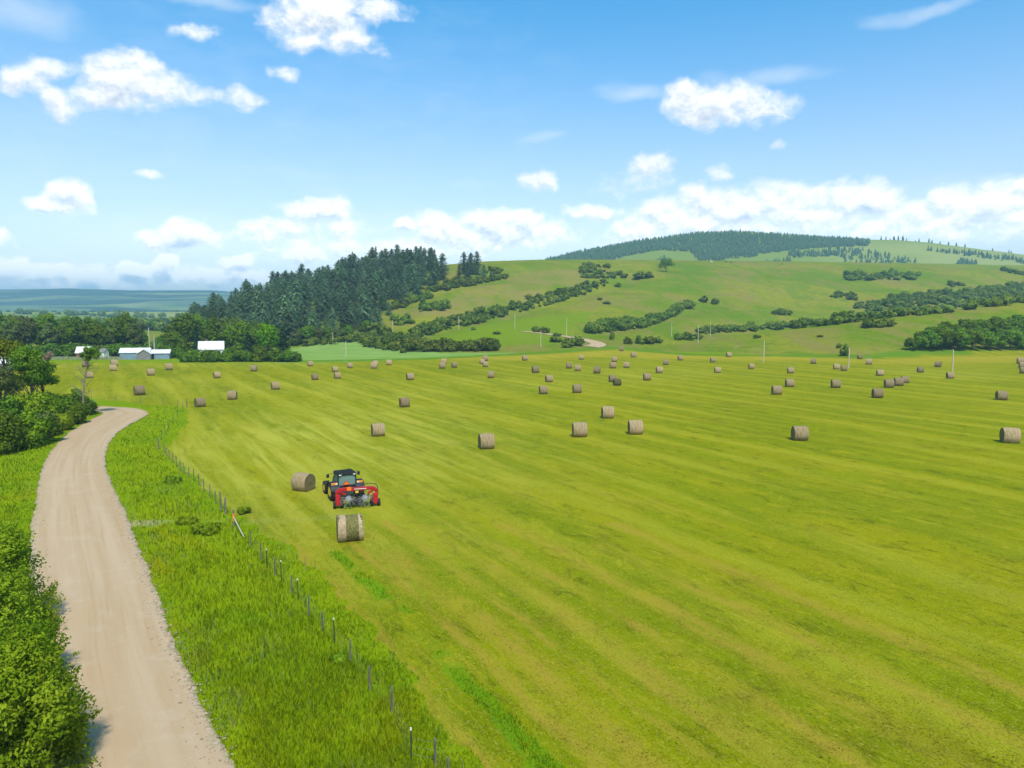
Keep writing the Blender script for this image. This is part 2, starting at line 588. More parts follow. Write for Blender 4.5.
def build_ground():
    th = np.concatenate([np.radians(np.arange(-180, -55, 5)), np.radians(np.arange(-55, -40, .5)), np.radians(np.arange(-40, 40, .13)), np.radians(np.arange(40, 55, .5)), np.radians(np.arange(55, 180, 5))])
    r = [1.0, 3, 6, 9, 12, 15, 17, 18.5]
    while r[-1] < 20000:
        d = r[-1]
        r.append(d * (1.0075 if d < 140 else 1.0085 if d < 1300 else 1.022 if d < 7000 else 1.15))
    r = np.array(r)
    nt, nr = len(th), len(r)
    X = (r[:, None] * np.sin(th)[None, :]).ravel(); Y = (r[:, None] * np.cos(th)[None, :]).ravel()
    Z = H(X, Y)
    near = (Y < 180) & (Y > -60)
    road = np.zeros(len(X), bool)
    road[near] = inside(X[near], Y[near], ROADPOLY)
    Z = Z - road * .10
    idx = np.arange(nr * nt).reshape(nr, nt)
    a = idx[:-1, :]; b = idx[1:, :]
    F = np.stack([a, np.roll(a, -1, 1), np.roll(b, -1, 1), b], -1).reshape(-1, 4)[:, ::-1]
    me = np_mesh('ground', np.stack([X, Y, Z], -1), F)
    # the centre
    wob = lambda k, s: (fbm(X / s, Y / s, k, 3) - .5)
    mown = inside(X + wob(1, 3) * 1.6 + wob(4, .8) * .8, Y + wob(2, 3) * 2.5, MOWN).astype(float)
    ctr = np.hypot(X, Y)
    fattr(me, 'mown', mown)
    h1, h2, h3, h4, t, ts = parts_h(X, Y)
    hill = np.clip(sstep(0, .05, t) + sstep(.0, .08, ts) * (np.abs(X / np.maximum(Y, 1)) < 2), 0, 1) * (mown < .5) * (Y > 240)
    fattr(me, 'hill', hill)
    fattr(me, 'crop', inside(X + wob(6, 20) * 6, Y + wob(8, 20) * 6, CROP))
    fattr(me, 'tan', inside(X + wob(6, 40) * 60, Y + wob(8, 40) * 60, TAN) * .7)
    fattr(me, 'bench', inside(X + wob(6, 30) * 30, Y + wob(8, 30) * 30, BENCH))
    lush = np.zeros(len(X)); m = (Y > 180) & (Y < 420)
    lush[m] = 1 - sstep(3, 6.5, seg_dist(X[m], Y[m], LUSH))
    fattr(me, 'lush', lush)
    dry = np.zeros(len(X))
    dd = seg_dist(X[m], Y[m], LUSH[2:] + [tuple(hit(1100, 350)[:2])])
    dry[m] = sstep(7, 10, dd) * (1 - sstep(20, 45, dd)) * mown[m]
    fattr(me, 'dry', dry)
    tr = np.zeros(len(X)); st = np.zeros(len(X)); dv = np.zeros(len(X)); m = (Y > 0) & (Y < 75)
    for q, wd in TRACK:
        tr[m] = np.maximum(tr[m], (1 - sstep(wd * .3, wd * 1.7, seg_dist(X[m] + wob(11, 2)[m] * .9, Y[m], q))) * (.35 + .65 * sstep(.35, .6, fbm(X[m] / 4, Y[m] / 4, int(wd * 100), 3))))
    st[m] = (1 - sstep(.25, .7, seg_dist(X[m] + wob(12, 1.5)[m] * .9, Y[m], STRIP))) * sstep(.3, .5, fbm(X[m] / 2.5, Y[m] / 2.5, 77, 3))
    m = (Y > 40) & (Y < 80)
    dv[m] = (1 - sstep(.4, 1.3, seg_dist(X[m], Y[m] + wob(13, 3)[m] * 1.5, DRIVE))) * (.08 + .7 * (1 - sstep(1, 4, np.hypot(X[m] - DRIVE[0][0], Y[m] - DRIVE[0][1])))) * sstep(.3, .6, fbm(X[m] / 1.5, Y[m] / 1.5, 88, 3))
    pale = np.zeros(len(X)); m = (Y > 40) & (Y < 260)
    pale[m] = np.exp(-((X[m] + 26) / 24) ** 2 - ((Y[m] - 92) / 42) ** 2) + .35 * sstep(.5, .7, fbm(X[m] / 40, Y[m] / 40, 91, 3)) * sstep(90, 170, Y[m])
    fattr(me, 'pale', np.clip(pale, 0, 1))
    fattr(me, 'track', tr); fattr(me, 'strip', st); fattr(me, 'drive', dv)
    fattr(me, 'fh', sstep(20, 60, h4) * sstep(3000, 3400, ctr))
    fattr(me, 'plain', sstep(2300, 2900, ctr))
    fattr(me, 'far', sstep(900, 1300, ctr))
    m, t, o = new_mat('ground_grass')
    p = t.pos()
    vc = t.mix(1.0, verge_colour(t), (.42, .49, 1.0), 'MULTIPLY'); fc = field_colour(t); hc = hill_colour(t)
    c = t.mix(t.attr('mown'), vc, fc)
    c = t.mix(t.attr('hill'), c, hc)
    c = t.mix(t.attr('crop'), c, t.mix(t.ramp(t.noise(p, .08, 4), .3, .7), (.19, .32, .055), (.25, .37, .085)))
    c = t.mix(t.math('MULTIPLY', t.attr('lush'), t.ramp(t.noise(p, .15, 3), .2, .5)), c, (.12, .225, .010))
    c = t.mix(t.attr('strip'), c, (.13, .27, .006))
    c = t.mix(t.attr('drive'), c, (.40, .34, .20))
    # distant country: pasture, crops and dark belts of wood
    f1 = t.noise(p, .0016, 5, .6, .8); f2 = t.noise(t.mapping(p, (.0009, .0042, .004)), 1, 5, .6, .5)
    fcol = t.mix(t.ramp(f1, .42, .58), (.19, .26, .040), (.29, .33, .085))
    fcol = t.mix(t.math('MULTIPLY', t.ramp(f2, .46, .52), t.attr('plain')), fcol, (.035, .07, .022))
    fcol = t.mix(t.math('MULTIPLY', t.attr('fh'), t.math('MULTIPLY', t.ramp(t.noise(t.mapping(p, (.0007, .0026, .002)), 1, 5, .65, .6), .42, .56), .5)), fcol, (.050, .100, .055))
    c = t.mix(t.attr('far'), c, fcol)
    bump = t.math('ADD', t.noise(p, 6, 4, .7), t.math('MULTIPLY', t.noise(p, 1.2, 4, .6), 1.5))
    pbr(t, o, c, .95, 0, 0, bump=bump, bump_d=.06, bump_s=.55)
    g = mesh_obj('ground', me, m)
    tag(g, kind='structure')


build_ground()

# ------------------------------------------------------------------ gravel road
def ribbon(name, Rt, Lt, nu, mat, lift=.05, crown=.05, seed=1, edge_noise=.25):
    n = len(Rt)
    u = np.linspace(-1, 1, nu)
    s = np.concatenate([[0], np.cumsum(np.hypot(*(np.diff((Rt + Lt) / 2, axis=0).T)))])
    V = np.zeros((n, nu, 3)); U = np.zeros((n, nu)); S = np.zeros((n, nu))
    for j, uu in enumerate(u):
        P = Lt + (Rt - Lt) * (uu + 1) / 2
        if abs(uu) > .7:
            side = np.sign(uu)
            k = (abs(uu) - .7) / .3
            d = (Rt - Lt); d /= np.linalg.norm(d, axis=1)[:, None]
            P = P + d * side * k * ((fbm(s / 1.2, s * 0 + side, seed, 4) - .5) * 2 * edge_noise)[:, None]
        V[:, j, :2] = P
        V[:, j, 2] = H(P[:, 0], P[:, 1]) + lift + crown * (1 - uu * uu) - (.03 if abs(uu) > .999 else 0)
        U[:, j] = uu; S[:, j] = s
    i = np.arange(n * nu).reshape(n, nu)
    F = np.stack([i[:-1, :-1], i[:-1, 1:], i[1:, 1:], i[1:, :-1]], -1).reshape(-1, 4)
    if ((V[0, 1] - V[0, 0])[0] * (V[1, 0] - V[0, 0])[1]) < 0:
        F = F[:, ::-1]
    me = np_mesh(name, V.reshape(-1, 3), F)
    fattr(me, 'u', U); fattr(me, 's', S)
    return tag(mesh_obj(name, me, mat), kind='structure')


def resample(P, Q, step):
    c = (P + Q) / 2
    s = np.concatenate([[0], np.cumsum(np.hypot(*(np.diff(c, axis=0).T)))])
    q = np.arange(0, s[-1], step)
    f = lambda A: np.stack([np.interp(q, s, A[:, 0]), np.interp(q, s, A[:, 1])], -1)
    return f(P), f(Q)


def road_mat():
    m, t, o = new_mat('gravel')
    p = t.pos(); u = t.attr('u'); s = t.attr('s')
    uv = t.add('ShaderNodeCombineXYZ', {0: t.math('MULTIPLY', u, 3.2), 1: t.math('MULTIPLY', s, .03), 2: 0.0}).outputs[0]
    uv2 = t.add('ShaderNodeCombineXYZ', {0: t.math('MULTIPLY', u, 9.0), 1: t.math('MULTIPLY', s, .05), 2: 3.0}).outputs[0]
    b1 = t.noise(uv, 1, 3, .5, .3); b2 = t.noise(uv2, 1, 4, .6, .3)
    n1 = t.noise(p, .6, 5, .65); n2 = t.noise(p, 9, 3, .7); vo = t.add('ShaderNodeTexVoronoi', {'Vector': p, 'Scale': 7.0}).outputs['Color']
    c = t.mix(t.ramp(b1, .3, .7), (.48, .335, .190), (.53, .392, .245))
    c = t.mix(t.math('MULTIPLY', t.ramp(b2, .5, .75), .5), c, (.41, .275, .125))
    c = t.mix(t.math('MULTIPLY', t.ramp(n1, .5, .75), .35), c, (.56, .47, .34))
    c = t.mix(t.math('MULTIPLY', t.ramp(n2, .5, .8), .35), c, (.34, .27, .19))
    edge = t.ramp(t.math('ADD', t.math('ABSOLUTE', u), t.math('MULTIPLY', t.math('SUBTRACT', n1, .5), .35)), .84, .99)
    st = t.mix(vo, (.25, .20, .15), (.66, .60, .52))
    st = t.mix(t.ramp(t.add('ShaderNodeSeparateColor', {0: vo}).outputs[0], 0, 1), (.24, .17, .10), (.54, .45, .33))
    c = t.mix(t.math('MULTIPLY', edge, .6), c, st)
    g = t.ramp(t.math('ADD', t.math('ABSOLUTE', u), t.math('MULTIPLY', t.math('SUBTRACT', t.noise(p, 2.2, 4, .7), .5), .30)), .95, 1.04)
    c = t.mix(g, c, (.13, .22, .02))
    bump = t.math('ADD', t.math('MULTIPLY', n2, .4), t.math('MULTIPLY', b2, .6))
    pbr(t, o, c, .95, 0, 0, bump=bump, bump_d=.05, bump_s=.5)
    return m


MAT_ROAD = road_mat()
_r, _l = resample(REc, LEc, .5)
ribbon('road', _r, _l, 33, MAT_ROAD)
# the same road again, farther on, where it climbs the foot of the hill
_mid = [hit(*p)[:2] for p in [(522, 331.5), (535, 332.5), (550, 334.5), (575, 338), (593, 342), (598, 345), (590, 347)]]
_m = catmull(_mid, 8)
_t = np.gradient(_m, axis=0); _t /= np.linalg.norm(_t, axis=1)[:, None]
_n = np.stack([_t[:, 1], -_t[:, 0]], -1)
_hw = np.linspace(.8, 4.4, len(_m))[:, None]
ribbon('road', _m + _n * _hw, _m - _n * _hw, 9, MAT_ROAD, lift=.18, edge_noise=.6)


def build_stones():
    """loose stones thrown to the shoulders of the road"""
    N = 2600
    k = rng.integers(30, len(_r) - 1, N * 3)
    side = rng.random(N * 3) < .72
    e = np.where(side[:, None], _r[k], _l[k]); inw = np.where(side[:, None], _l[k] - _r[k], _r[k] - _l[k])
    w = np.abs(rng.normal(.07, .07, N * 3)) - .02
    P = e + inw * w[:, None] + rng.normal(0, .15, (N * 3, 2))
    ok = (P[:, 1] > 18) & (P[:, 1] < 70) & (rng.random(N * 3) < np.clip((32 / np.maximum(P[:, 1], 1)) ** 2, 0, 1))
    P = P[ok][:N]; n = len(P)
    base = np.array([[1, 0, 0], [-1, 0, 0], [0, 1, 0], [0, -1, 0], [0, 0, 1], [0, 0, -1]], float)
    Fb = np.array([[0, 2, 4], [2, 1, 4], [1, 3, 4], [3, 0, 4], [2, 0, 5], [1, 2, 5], [3, 1, 5], [0, 3, 5]])
    sz = rng.uniform(.015, .055, n) * rng.choice([1, 1, 1, 1.6], n)
    V = base[None] * (sz[:, None, None] * rng.uniform(.6, 1.3, (n, 6, 1)))
    a = rng.random(n) * 6.28
    c, s = np.cos(a)[:, None], np.sin(a)[:, None]
    X = V[..., 0] * c - V[..., 1] * s; Y = V[..., 0] * s + V[..., 1] * c
    V = np.stack([X + P[:, 0:1], Y + P[:, 1:2], V[..., 2] * .6 + (H(P[:, 0], P[:, 1]) + .075)[:, None]], -1)
    F = (Fb[None] + (np.arange(n) * 6)[:, None, None]).reshape(-1, 3)
    me = np_mesh('loose_gravel', V.reshape(-1, 3), F, False)
    fattr(me, 'var', np.repeat(rng.random(n), 6))
    m, t, o = new_mat('stone')
    pbr(t, o, t.mix(t.attr('var'), (.22, .165, .10), (.50, .42, .30)), .9, 0, .2)
    tag(mesh_obj('loose_gravel', me, m), 'loose pale stones thrown along the shoulders of the gravel road', 'gravel', kind='stuff')


build_stones()

# ------------------------------------------------------------------ grass blades
def blades(name, P, h, w, lean, var, mat, label, cat, up=1.1, extra=None):
    n = len(P)
    z = HQ(P[:, 0], P[:, 1]) - .02
    a = rng.random(n) * 2 * math.pi
    ax = np.stack([np.cos(a), np.sin(a)], -1)              # width direction
    la = rng.random(n) * 2 * math.pi
    ld = np.stack([np.cos(la), np.sin(la)], -1) * (lean * h)[:, None]
    V = np.zeros((n, 6, 3))
    for k, (f, ww, lf) in enumerate([(0, 1, 0), (.55, .8, .3), (1, .18, 1)]):
        for sgn, q in ((-1, 0), (1, 1)):
            V[:, 2 * k + q, :2] = P + ax * (sgn * w * ww * .5)[:, None] + ld * lf
            V[:, 2 * k + q, 2] = z + np.maximum(h * f * (1 - .25 * lf * np.minimum(lean, 1.5)), .03 * f)
    F = np.array([[0, 1, 3, 2], [2, 3, 5, 4]])
    F = (F[None] + (np.arange(n) * 6)[:, None, None]).reshape(-1, 4)
    me = np_mesh(name, V.reshape(-1, 3), F)
    fattr(me, 'var', np.repeat(var, 6))
    for k, v in (extra or {}).items():
        fattr(me, k, np.repeat(v, 6))
    nr = np.concatenate([np.stack([np.cos(la), np.sin(la)], -1) * .55, np.full((n, 1), up)], -1) + rng.normal(0, .25, (n, 3))
    nr /= np.linalg.norm(nr, axis=1)[:, None]
    me.normals_split_custom_set_from_vertices(np.repeat(nr, 6, 0).tolist())
    return tag(mesh_obj(name, me, mat), label, cat, kind='stuff')


def blade_mat(name, colour, dark, light, k=.6):
    m, t, o = new_mat(name)
    c = colour(t); v = t.attr('var')
    c = t.mix(t.math('MULTIPLY', t.ramp(v, .45, 0), k), c, dark)
    c = t.mix(t.math('MULTIPLY', t.ramp(v, .6, 1), k), c, light)
    d = t.add('ShaderNodeBsdfDiffuse', {'Color': c}); tr = t.add('ShaderNodeBsdfTranslucent', {'Color': c})
    mx = t.add('ShaderNodeMixShader', {0: .5})
    t.l.new(d.outputs[0], mx.inputs[1]); t.l.new(tr.outputs[0], mx.inputs[2]); t.l.new(mx.outputs[0], o.inputs[0])
    return m


def scatter(n, x0, x1, y0, y1, power=2.0):
    """points on the ground, thinning with distance from the near end"""
    u = rng.random(n)
    if power == 2:
        y = 1 / (1 / y0 - u * (1 / y0 - 1 / y1))
    else:
        y = y0 * (y1 / y0) ** u
    x = rng.uniform(x0, x1, n) * y
    return np.stack([x, y], -1)


def build_grass():
    P = scatter(780000, -.95, .16, 14.5, 130, 2)
    ok = ~inside(P[:, 0], P[:, 1], ROADPOLY)
    wx = (fbm(P[:, 0] / 3, P[:, 1] / 3, 1, 3) - .5) * 1.6 + (fbm(P[:, 0] / .8, P[:, 1] / .8, 4, 3) - .5) * .8
    wy = (fbm(P[:, 0] / 3, P[:, 1] / 3, 2, 3) - .5) * 2.5
    mown = inside(P[:, 0] + wx, P[:, 1] + wy, MOWN)
    strip = (P[:, 1] < 70) & (seg_dist(P[:, 0] + wx * .3, P[:, 1], STRIP) < .45) & (fbm(P[:, 0] / 2.5, P[:, 1] / 2.5, 77, 3) > .42)
    drive = (seg_dist(P[:, 0], P[:, 1], DRIVE) < 1.0) & (rng.random(len(P)) < .45)
    clump = fbm(P[:, 0] / 1.1, P[:, 1] / 1.1, 40, 4); big = fbm(P[:, 0] / 6, P[:, 1] / 6, 41, 3)
    keep = ok & (~mown | strip) & ~drive & (rng.random(len(P)) < .4 + .4 * sstep(.35, .65, clump))
    P = P[keep]; clump = clump[keep]; big = big[keep]; strip = strip[keep]
    n = len(P)
    dist = np.hypot(P[:, 0], P[:, 1])
    dr = np.minimum(seg_dist(P[:, 0], P[:, 1], [tuple(q) for q in _r[::4]]), seg_dist(P[:, 0], P[:, 1], [tuple(q) for q in _l[::4]]))
    h = rng.uniform(.22, .40, n) * (.75 + .5 * clump) * (.85 + .3 * big) * (.45 + .55 * sstep(.1, 1.6, dr))
    h = np.where(strip, h * .55, h)
    md = seg_dist(P[:, 0], P[:, 1], MOWN[:16])
    h = h * (.38 + .62 * sstep(.0, 2.2, md + (clump - .5) * 1.2))
    w = np.maximum(.016, dist * .00075) * rng.uniform(.7, 1.4, n)
    blades('tall_grass', P, h, w, rng.uniform(.15, .75, n), np.clip(rng.random(n) * .7 + .3 * clump + .1 * (rng.random(n) > .9), 0, 1),
           blade_mat('tall_grass', verge_colour, (.36, .54, .004), (.64, .76, .05), .45), 'tall bright green grass on the verge between the gravel road and the fence', 'grass')
    P = scatter(640000, -.6, .86, 16, 95, 2)
    wx = (fbm(P[:, 0] / 3, P[:, 1] / 3, 1, 3) - .5) * 1.6; wy = (fbm(P[:, 0] / 3, P[:, 1] / 3, 2, 3) - .5) * 2.5
    cl = fbm(P[:, 0] / .7, P[:, 1] / .7, 60, 4)
    ok = inside(P[:, 0] + wx, P[:, 1] + wy, MOWN) & (rng.random(len(P)) < .55 + .3 * sstep(.4, .65, cl))
    P = P[ok]; cl = cl[ok]; n = len(P)
    dist = np.hypot(P[:, 0], P[:, 1])
    lying = rng.random(n) < .88
    h = np.where(lying, rng.uniform(.015, .04, n), rng.uniform(.03, .06, n)) * (.6 + .9 * cl)
    blades('hay_stubble', P, h, np.maximum(.014, dist * .0008) * rng.uniform(.7, 1.4, n), np.where(lying, rng.uniform(1.5, 4.5, n), rng.uniform(.2, .9, n)), .3 + .7 * rng.random(n),
           blade_mat('hay_stubble', field_colour, (.16, .19, .004), (.42, .36, .08), .6), 'short cut stubble and hay litter on the mown field', 'stubble', up=1.3)


build_grass()


def build_seedheads():
    P = scatter(60000, -.70, .1, 20, 70, 2)
    wx = (fbm(P[:, 0] / 3, P[:, 1] / 3, 1, 3) - .5) * 1.6
    pt = fbm(P[:, 0] / 4, P[:, 1] / 4, 222, 4)
    ok = ~inside(P[:, 0], P[:, 1], ROADPOLY) & ~inside(P[:, 0] + wx, P[:, 1], MOWN) & (rng.random(len(P)) < .03 + .30 * sstep(.52, .68, pt))
    P = P[ok]; n = len(P); d = np.hypot(P[:, 0], P[:, 1])
    blades('seed_heads', P, rng.uniform(.35, .68, n), np.maximum(.012, d * .0006), rng.uniform(.1, .5, n), rng.random(n),
           blade_mat('seed_heads', lambda t: t.mix(t.noise(t.pos(), .8, 3), (.34, .40, .13), (.46, .42, .17)), (.24, .34, .12), (.58, .53, .26)), 'pale seed heads and dry stalks standing in the tall verge grass', 'grass', up=1.0)


build_seedheads()
# ------------------------------------------------------------------ foliage
def rand_dir(n):
    v = rng.normal(size=(n, 3)); return v / np.linalg.norm(v, axis=1)[:, None]


def leaves(name, P, N, size, var, shade, asp=.6, pointed=True):
    """P centres, N facing, size long half-axis; one kite-shaped face per leaf"""
    n = len(P)
    sh = shade / (np.linalg.norm(shade, axis=1)[:, None] + 1e-9)
    N = N * np.where((N * sh).sum(1) < 0, -1.0, 1.0)[:, None]      # faces look the way they are shaded
    ref = rand_dir(n)
    T = np.cross(N, ref); T /= np.linalg.norm(T, axis=1)[:, None] + 1e-9
    B = np.cross(N, T)
    s = np.asarray(size).reshape(-1, 1) * np.ones((n, 1))
    k = .25 if pointed else 0
    V = np.stack([P - T * s, P - B * s * asp - T * s * k, P + T * s, P + B * s * asp - T * s * k], 1)
    F = np.arange(n * 4).reshape(n, 4)
    me = np_mesh(name, V.reshape(-1, 3), F)
    fattr(me, 'var', np.repeat(np.clip(var, 0, 1), 4))
    me.normals_split_custom_set_from_vertices(np.repeat(sh, 4, 0).tolist())
    return me


def clump_leaves(C, rad, per, size, flat=.8):
    """leaf clumps: C centres, rad radii -> positions, normals, shading normals, tone"""
    m = len(C)
    per = np.asarray(per) * np.ones(m, int)
    idx = np.repeat(np.arange(m), per)
    n = len(idx)
    d = rand_dir(n)
    r = rad[idx] * (rng.random(n) ** .33) * rng.uniform(.62, 1.36, n)
    P = C[idx] + d * r[:, None] * np.array([1, 1, flat])
    N = d * .6 + rand_dir(n) * .9 + np.array([0, 0, .5]); N /= np.linalg.norm(N, axis=1)[:, None]
    tone = rng.random(m)[idx] * .55 + rng.random(n) * .45
    return P, N, d, idx, tone


def tube_mesh(bm, pts, radii, seg=6):
    for (a, b, r1, r2) in zip(pts[:-1], pts[1:], radii[:-1], radii[1:]):
        if (Vector(b) - Vector(a)).length > 1e-4:
            b_cyl(bm, a, b, r1, r2, seg=seg, caps=False)


def bark_mat(name, a, b):
    m, t, o = new_mat(name)
    n = t.noise(t.mapping(t.objc(), (9, 9, 1.6)), 1, 5, .7)
    pbr(t, o, t.mix(t.ramp(n, .3, .7), a, b), .9, 0, .1, bump=n, bump_d=.05)
    return m


BARK = bark_mat('bark', (.07, .052, .038), (.19, .15, .115))
BARK_PALE = bark_mat('bark_pale', (.26, .23, .19), (.46, .42, .36))
BARK_RED = bark_mat('bark_pine', (.10, .06, .04), (.22, .14, .09))

L_PINE = leaf_mat('needles', (.090, .165, .075), (.230, .325, .150), .34, .42)
L_DARK = leaf_mat('leaf_dark', (.070, .160, .012), (.190, .300, .026), .34, .22)
L_MID = leaf_mat('leaf_mid', (.088, .190, .012), (.235, .345, .026), .37, .25)
L_GREY = leaf_mat('leaf_grey', (.095, .145, .035), (.205, .250, .070), .35, .2)
L_BRIGHT = leaf_mat('leaf_bright', (.12, .30, .006), (.26, .46, .014), .38, .12)
L_NEAR = leaf_mat('leaf_near', (.11, .245, .006), (.40, .53, .03), .42, .08)
L_SHRUB = leaf_mat('leaf_shrub', (.105, .180, .020), (.260, .330, .046), .34, .25)
L_YELLOW = leaf_mat('leaf_yellow', (.11, .16, .010), (.21, .26, .025), .3, .1)
L_FAR = leaf_mat('needles_far', (.055, .105, .052), (.130, .195, .092), .2, .05)
L_DEAD = leaf_mat('leaf_dead', (.30, .19, .12), (.46, .33, .24), .2, .1)


def crown_tree(h, rx, hb, nc, per, ls, seed, lobes=1.0, top=1.0, cr=.34):
    """a broad-leaved crown: leaf clumps on limbs round an uneven crown. returns (crown mesh, trunk bmesh)"""
    global rng
    keep = rng; rng = np.random.default_rng(seed)
    cz = (h + hb) / 2; rz = (h - hb) / 2
    d = rand_dir(nc * 2); d = d[d[:, 2] > -.55][:nc]
    nc = len(d)
    rr = rng.uniform(.35, .82, nc) ** .8
    lob = 1 + lobes * .28 * (rng.random(nc) - .4)
    C = d * (rr * lob)[:, None] * np.array([rx, rx, rz])
    tap = 1 - .35 * top * np.clip(C[:, 2] / rz, 0, 1)
    C[:, 0] *= tap; C[:, 1] *= tap
    C[:, 2] += cz
    rad = rx * cr * rng.uniform(.65, 1.25, nc)
    P, N, D, idx, tone = clump_leaves(C, rad, per, ls, .78)
    out = P - np.array([0, 0, cz]); out /= np.linalg.norm(out, axis=1)[:, None] + 1e-6
    sh = D * .75 + out * .65 + np.array([0, 0, .15]) + rng.normal(0, .22, P.shape)
    me = leaves('crown', P, N, ls * rng.uniform(.7, 1.3, len(P)), tone, sh)
    bm = bmesh.new()
    tr = max(.06, h * .018)
    lean = rng.normal(0, .03 * h, 2)
    pts = [(0, 0, -.2), (lean[0] * .3, lean[1] * .3, hb * .7), (lean[0], lean[1], hb + rz * .8), (lean[0] * 1.1, lean[1] * 1.1, hb + rz * 1.5)]
    tube_mesh(bm, pts, [tr * 1.25, tr, tr * .55, tr * .2], 8)
    for k in rng.choice(nc, min(nc, 10), False):
        z0 = rng.uniform(hb * .6, hb + rz * .6); f = z0 / pts[-1][2]
        a = (pts[-1][0] * f, pts[-1][1] * f, z0)
        c = C[k]; mid = (a[0] * .45 + c[0] * .55, a[1] * .45 + c[1] * .55, a[2] * .6 + c[2] * .4)
        tube_mesh(bm, [a, mid, tuple(c)], [tr * .42, tr * .28, tr * .1], 5)
    rng = keep
    return me, bm


def shrub_mesh(name, w, h, nc, per, ls, seed, flat=.8):
    """a shrub that is leafy to the ground"""
    global rng
    keep = rng; rng = np.random.default_rng(seed)
    a = rng.random(nc) * 6.283; r = np.sqrt(rng.random(nc)) * .78
    C = np.stack([np.cos(a) * r * w / 2, np.sin(a) * r * w / 2, np.zeros(nc)], -1)
    topz = h * np.sqrt(np.clip(1 - (r / 1.05) ** 2, .08, 1)) * rng.uniform(.72, 1.08, nc)
    C[:, 2] = topz * np.where(rng.random(nc) < .62, rng.uniform(.62, .86, nc), rng.uniform(.15, .6, nc))
    rad = np.minimum(w, h * 1.6) * .21 * rng.uniform(.7, 1.25, nc)
    P, N, D, idx, tone = clump_leaves(C, rad, per, ls, flat)
    P[:, 2] = np.abs(P[:, 2])
    out = P - np.array([0, 0, h * .3]); out /= np.linalg.norm(out, axis=1)[:, None] + 1e-6
    sh = D * .75 + out * .6 + np.array([0, 0, .15]) + rng.normal(0, .22, P.shape)
    me = leaves(name, P, N, ls * rng.uniform(.7, 1.3, len(P)), tone, sh)
    rng = keep
    return me


def conifer(h, R0, seed, pointed=1.0, hb=.12, dens=1.0, droop=.35):
    global rng
    keep = rng; rng = np.random.default_rng(seed)
    P, N, S, sz, tone = [], [], [], [], []
    z = h * hb
    while z < h * .985:
        t = (z - h * hb) / (h * (1 - hb))
        if pointed > .5:
            R1 = R0 * (1 - t) ** .85 * rng.uniform(.72, 1.15) * min(1, .55 + t * 3)
        else:
            R1 = R0 * math.sqrt(max(.02, 1 - (t * 1.02) ** 2.4)) * rng.uniform(.6, 1.15) * min(1, .6 + t * 2.2)
        nb = max(4, int((5 + 3.5 * R1 / R0) * dens))
        a0 = rng.random() * 6.28
        for k in range(nb):
            if rng.random() < .1: continue
            a = a0 + k * 6.283 / nb + rng.normal(0, .2)
            L = R1 * rng.uniform(.7, 1.15) + .15
            bt = rng.random()
            ns = max(2, int(L / .42))
            for j in range(ns):
                f = (j + .7) / ns
                x = L * f
                zz = z - droop * x * (.6 + .5 * f) + .12 * L * f * f
                for sgn in (-1, 1):
                    p = np.array([math.cos(a) * x, math.sin(a) * x, zz]) + rng.normal(0, .10, 3) + sgn * .18 * np.array([-math.sin(a), math.cos(a), 0]) * (1.1 - f * .6)
                    P.append(p)
                    N.append(np.array([math.cos(a) * .45, math.sin(a) * .45, .8]) + rng.normal(0, .35, 3))
                    S.append(np.array([math.cos(a), math.sin(a), .35]) + rng.normal(0, .28, 3))
                    sz.append(rng.uniform(.42, .75) * (1.05 - .3 * f))
                    tone.append(.5 * bt + .3 * rng.random() + .2 * f)
        z += h * .034 * rng.uniform(.8, 1.25)
    P.append(np.array([0, 0, h * .985])); N.append(np.array([.9, .2, .2])); S.append(np.array([0, 0, 1.])); sz.append(.4); tone.append(.6)
    P, N, S = np.array(P), np.array(N), np.array(S)
    N /= np.linalg.norm(N, axis=1)[:, None]
    me = leaves('crown', P, N, np.array(sz), np.array(tone), S, asp=.5)
    bm = bmesh.new()
    tube_mesh(bm, [(0, 0, -.3), (0, 0, h * .35), (0, 0, h * .95)], [h * .016, h * .012, .03], 7)
    rng = keep
    return me, bm


def make_tree(name, meshes, leafm, barkm, label, cat, loc, rz=0, group=None):
    cm, tb = meshes
    root = thing(name, label, cat, loc, rz, group)
    mesh_obj('crown', cm, leafm, root)
    bm_obj('trunk', tb, barkm, root, smooth=60)
    return root


def gz(x, y):
    return float(HQ(x, y))


def world_at(px, Y):
    x = (px - 512) / F0 * Y
    return x, Y, gz(x, Y)


class Kind:
    """one kind of plant: prototypes built where first used, copied afterwards"""
    def __init__(self, builders):
        self.b = builders; self.proto = [None] * len(builders)

    def put(self, k, loc, rz, sc, label, group):
        k %= len(self.b)
        if self.proto[k] is None:
            self.proto[k] = self.b[k](label, group)
            r = self.proto[k]
            r.location = loc; r.rotation_euler = (0, 0, rz); r.scale = (sc, sc, sc) if not isinstance(sc, tuple) else sc
            r['label'] = label
            if group: r['group'] = group
            return r
        return dup(self.proto[k], loc, rz, sc, label, group)


# ---- conifers on the forested hill
def pine_builder(h, r, seed, pt, hb, dens=1.0):
    return lambda label, group: make_tree('pine_tree', conifer(h, r, seed, pt, hb, dens), L_PINE, BARK_RED, label, 'conifer', (0, 0, 0), 0, group)


PINES = Kind([pine_builder(18, 4.8, 11, 1, .04), pine_builder(17, 4.6, 12, 0, .05), pine_builder(19, 5.0, 13, 0, .08), pine_builder(16, 4.6, 14, 0, .05),
              pine_builder(16.5, 4.2, 15, 0, .03), pine_builder(17.5, 5.2, 16, 0, .12, .95)])

FOREST = [tuple(p) for p in [(196, 344), (222, 348), (262, 347), (300, 344), (335, 340), (365, 333), (388, 324), (394, 312), (408, 303), (432, 290), (446, 280), (440, 264), (400, 262), (350, 268), (300, 286), (250, 302), (205, 318), (190, 330)]]


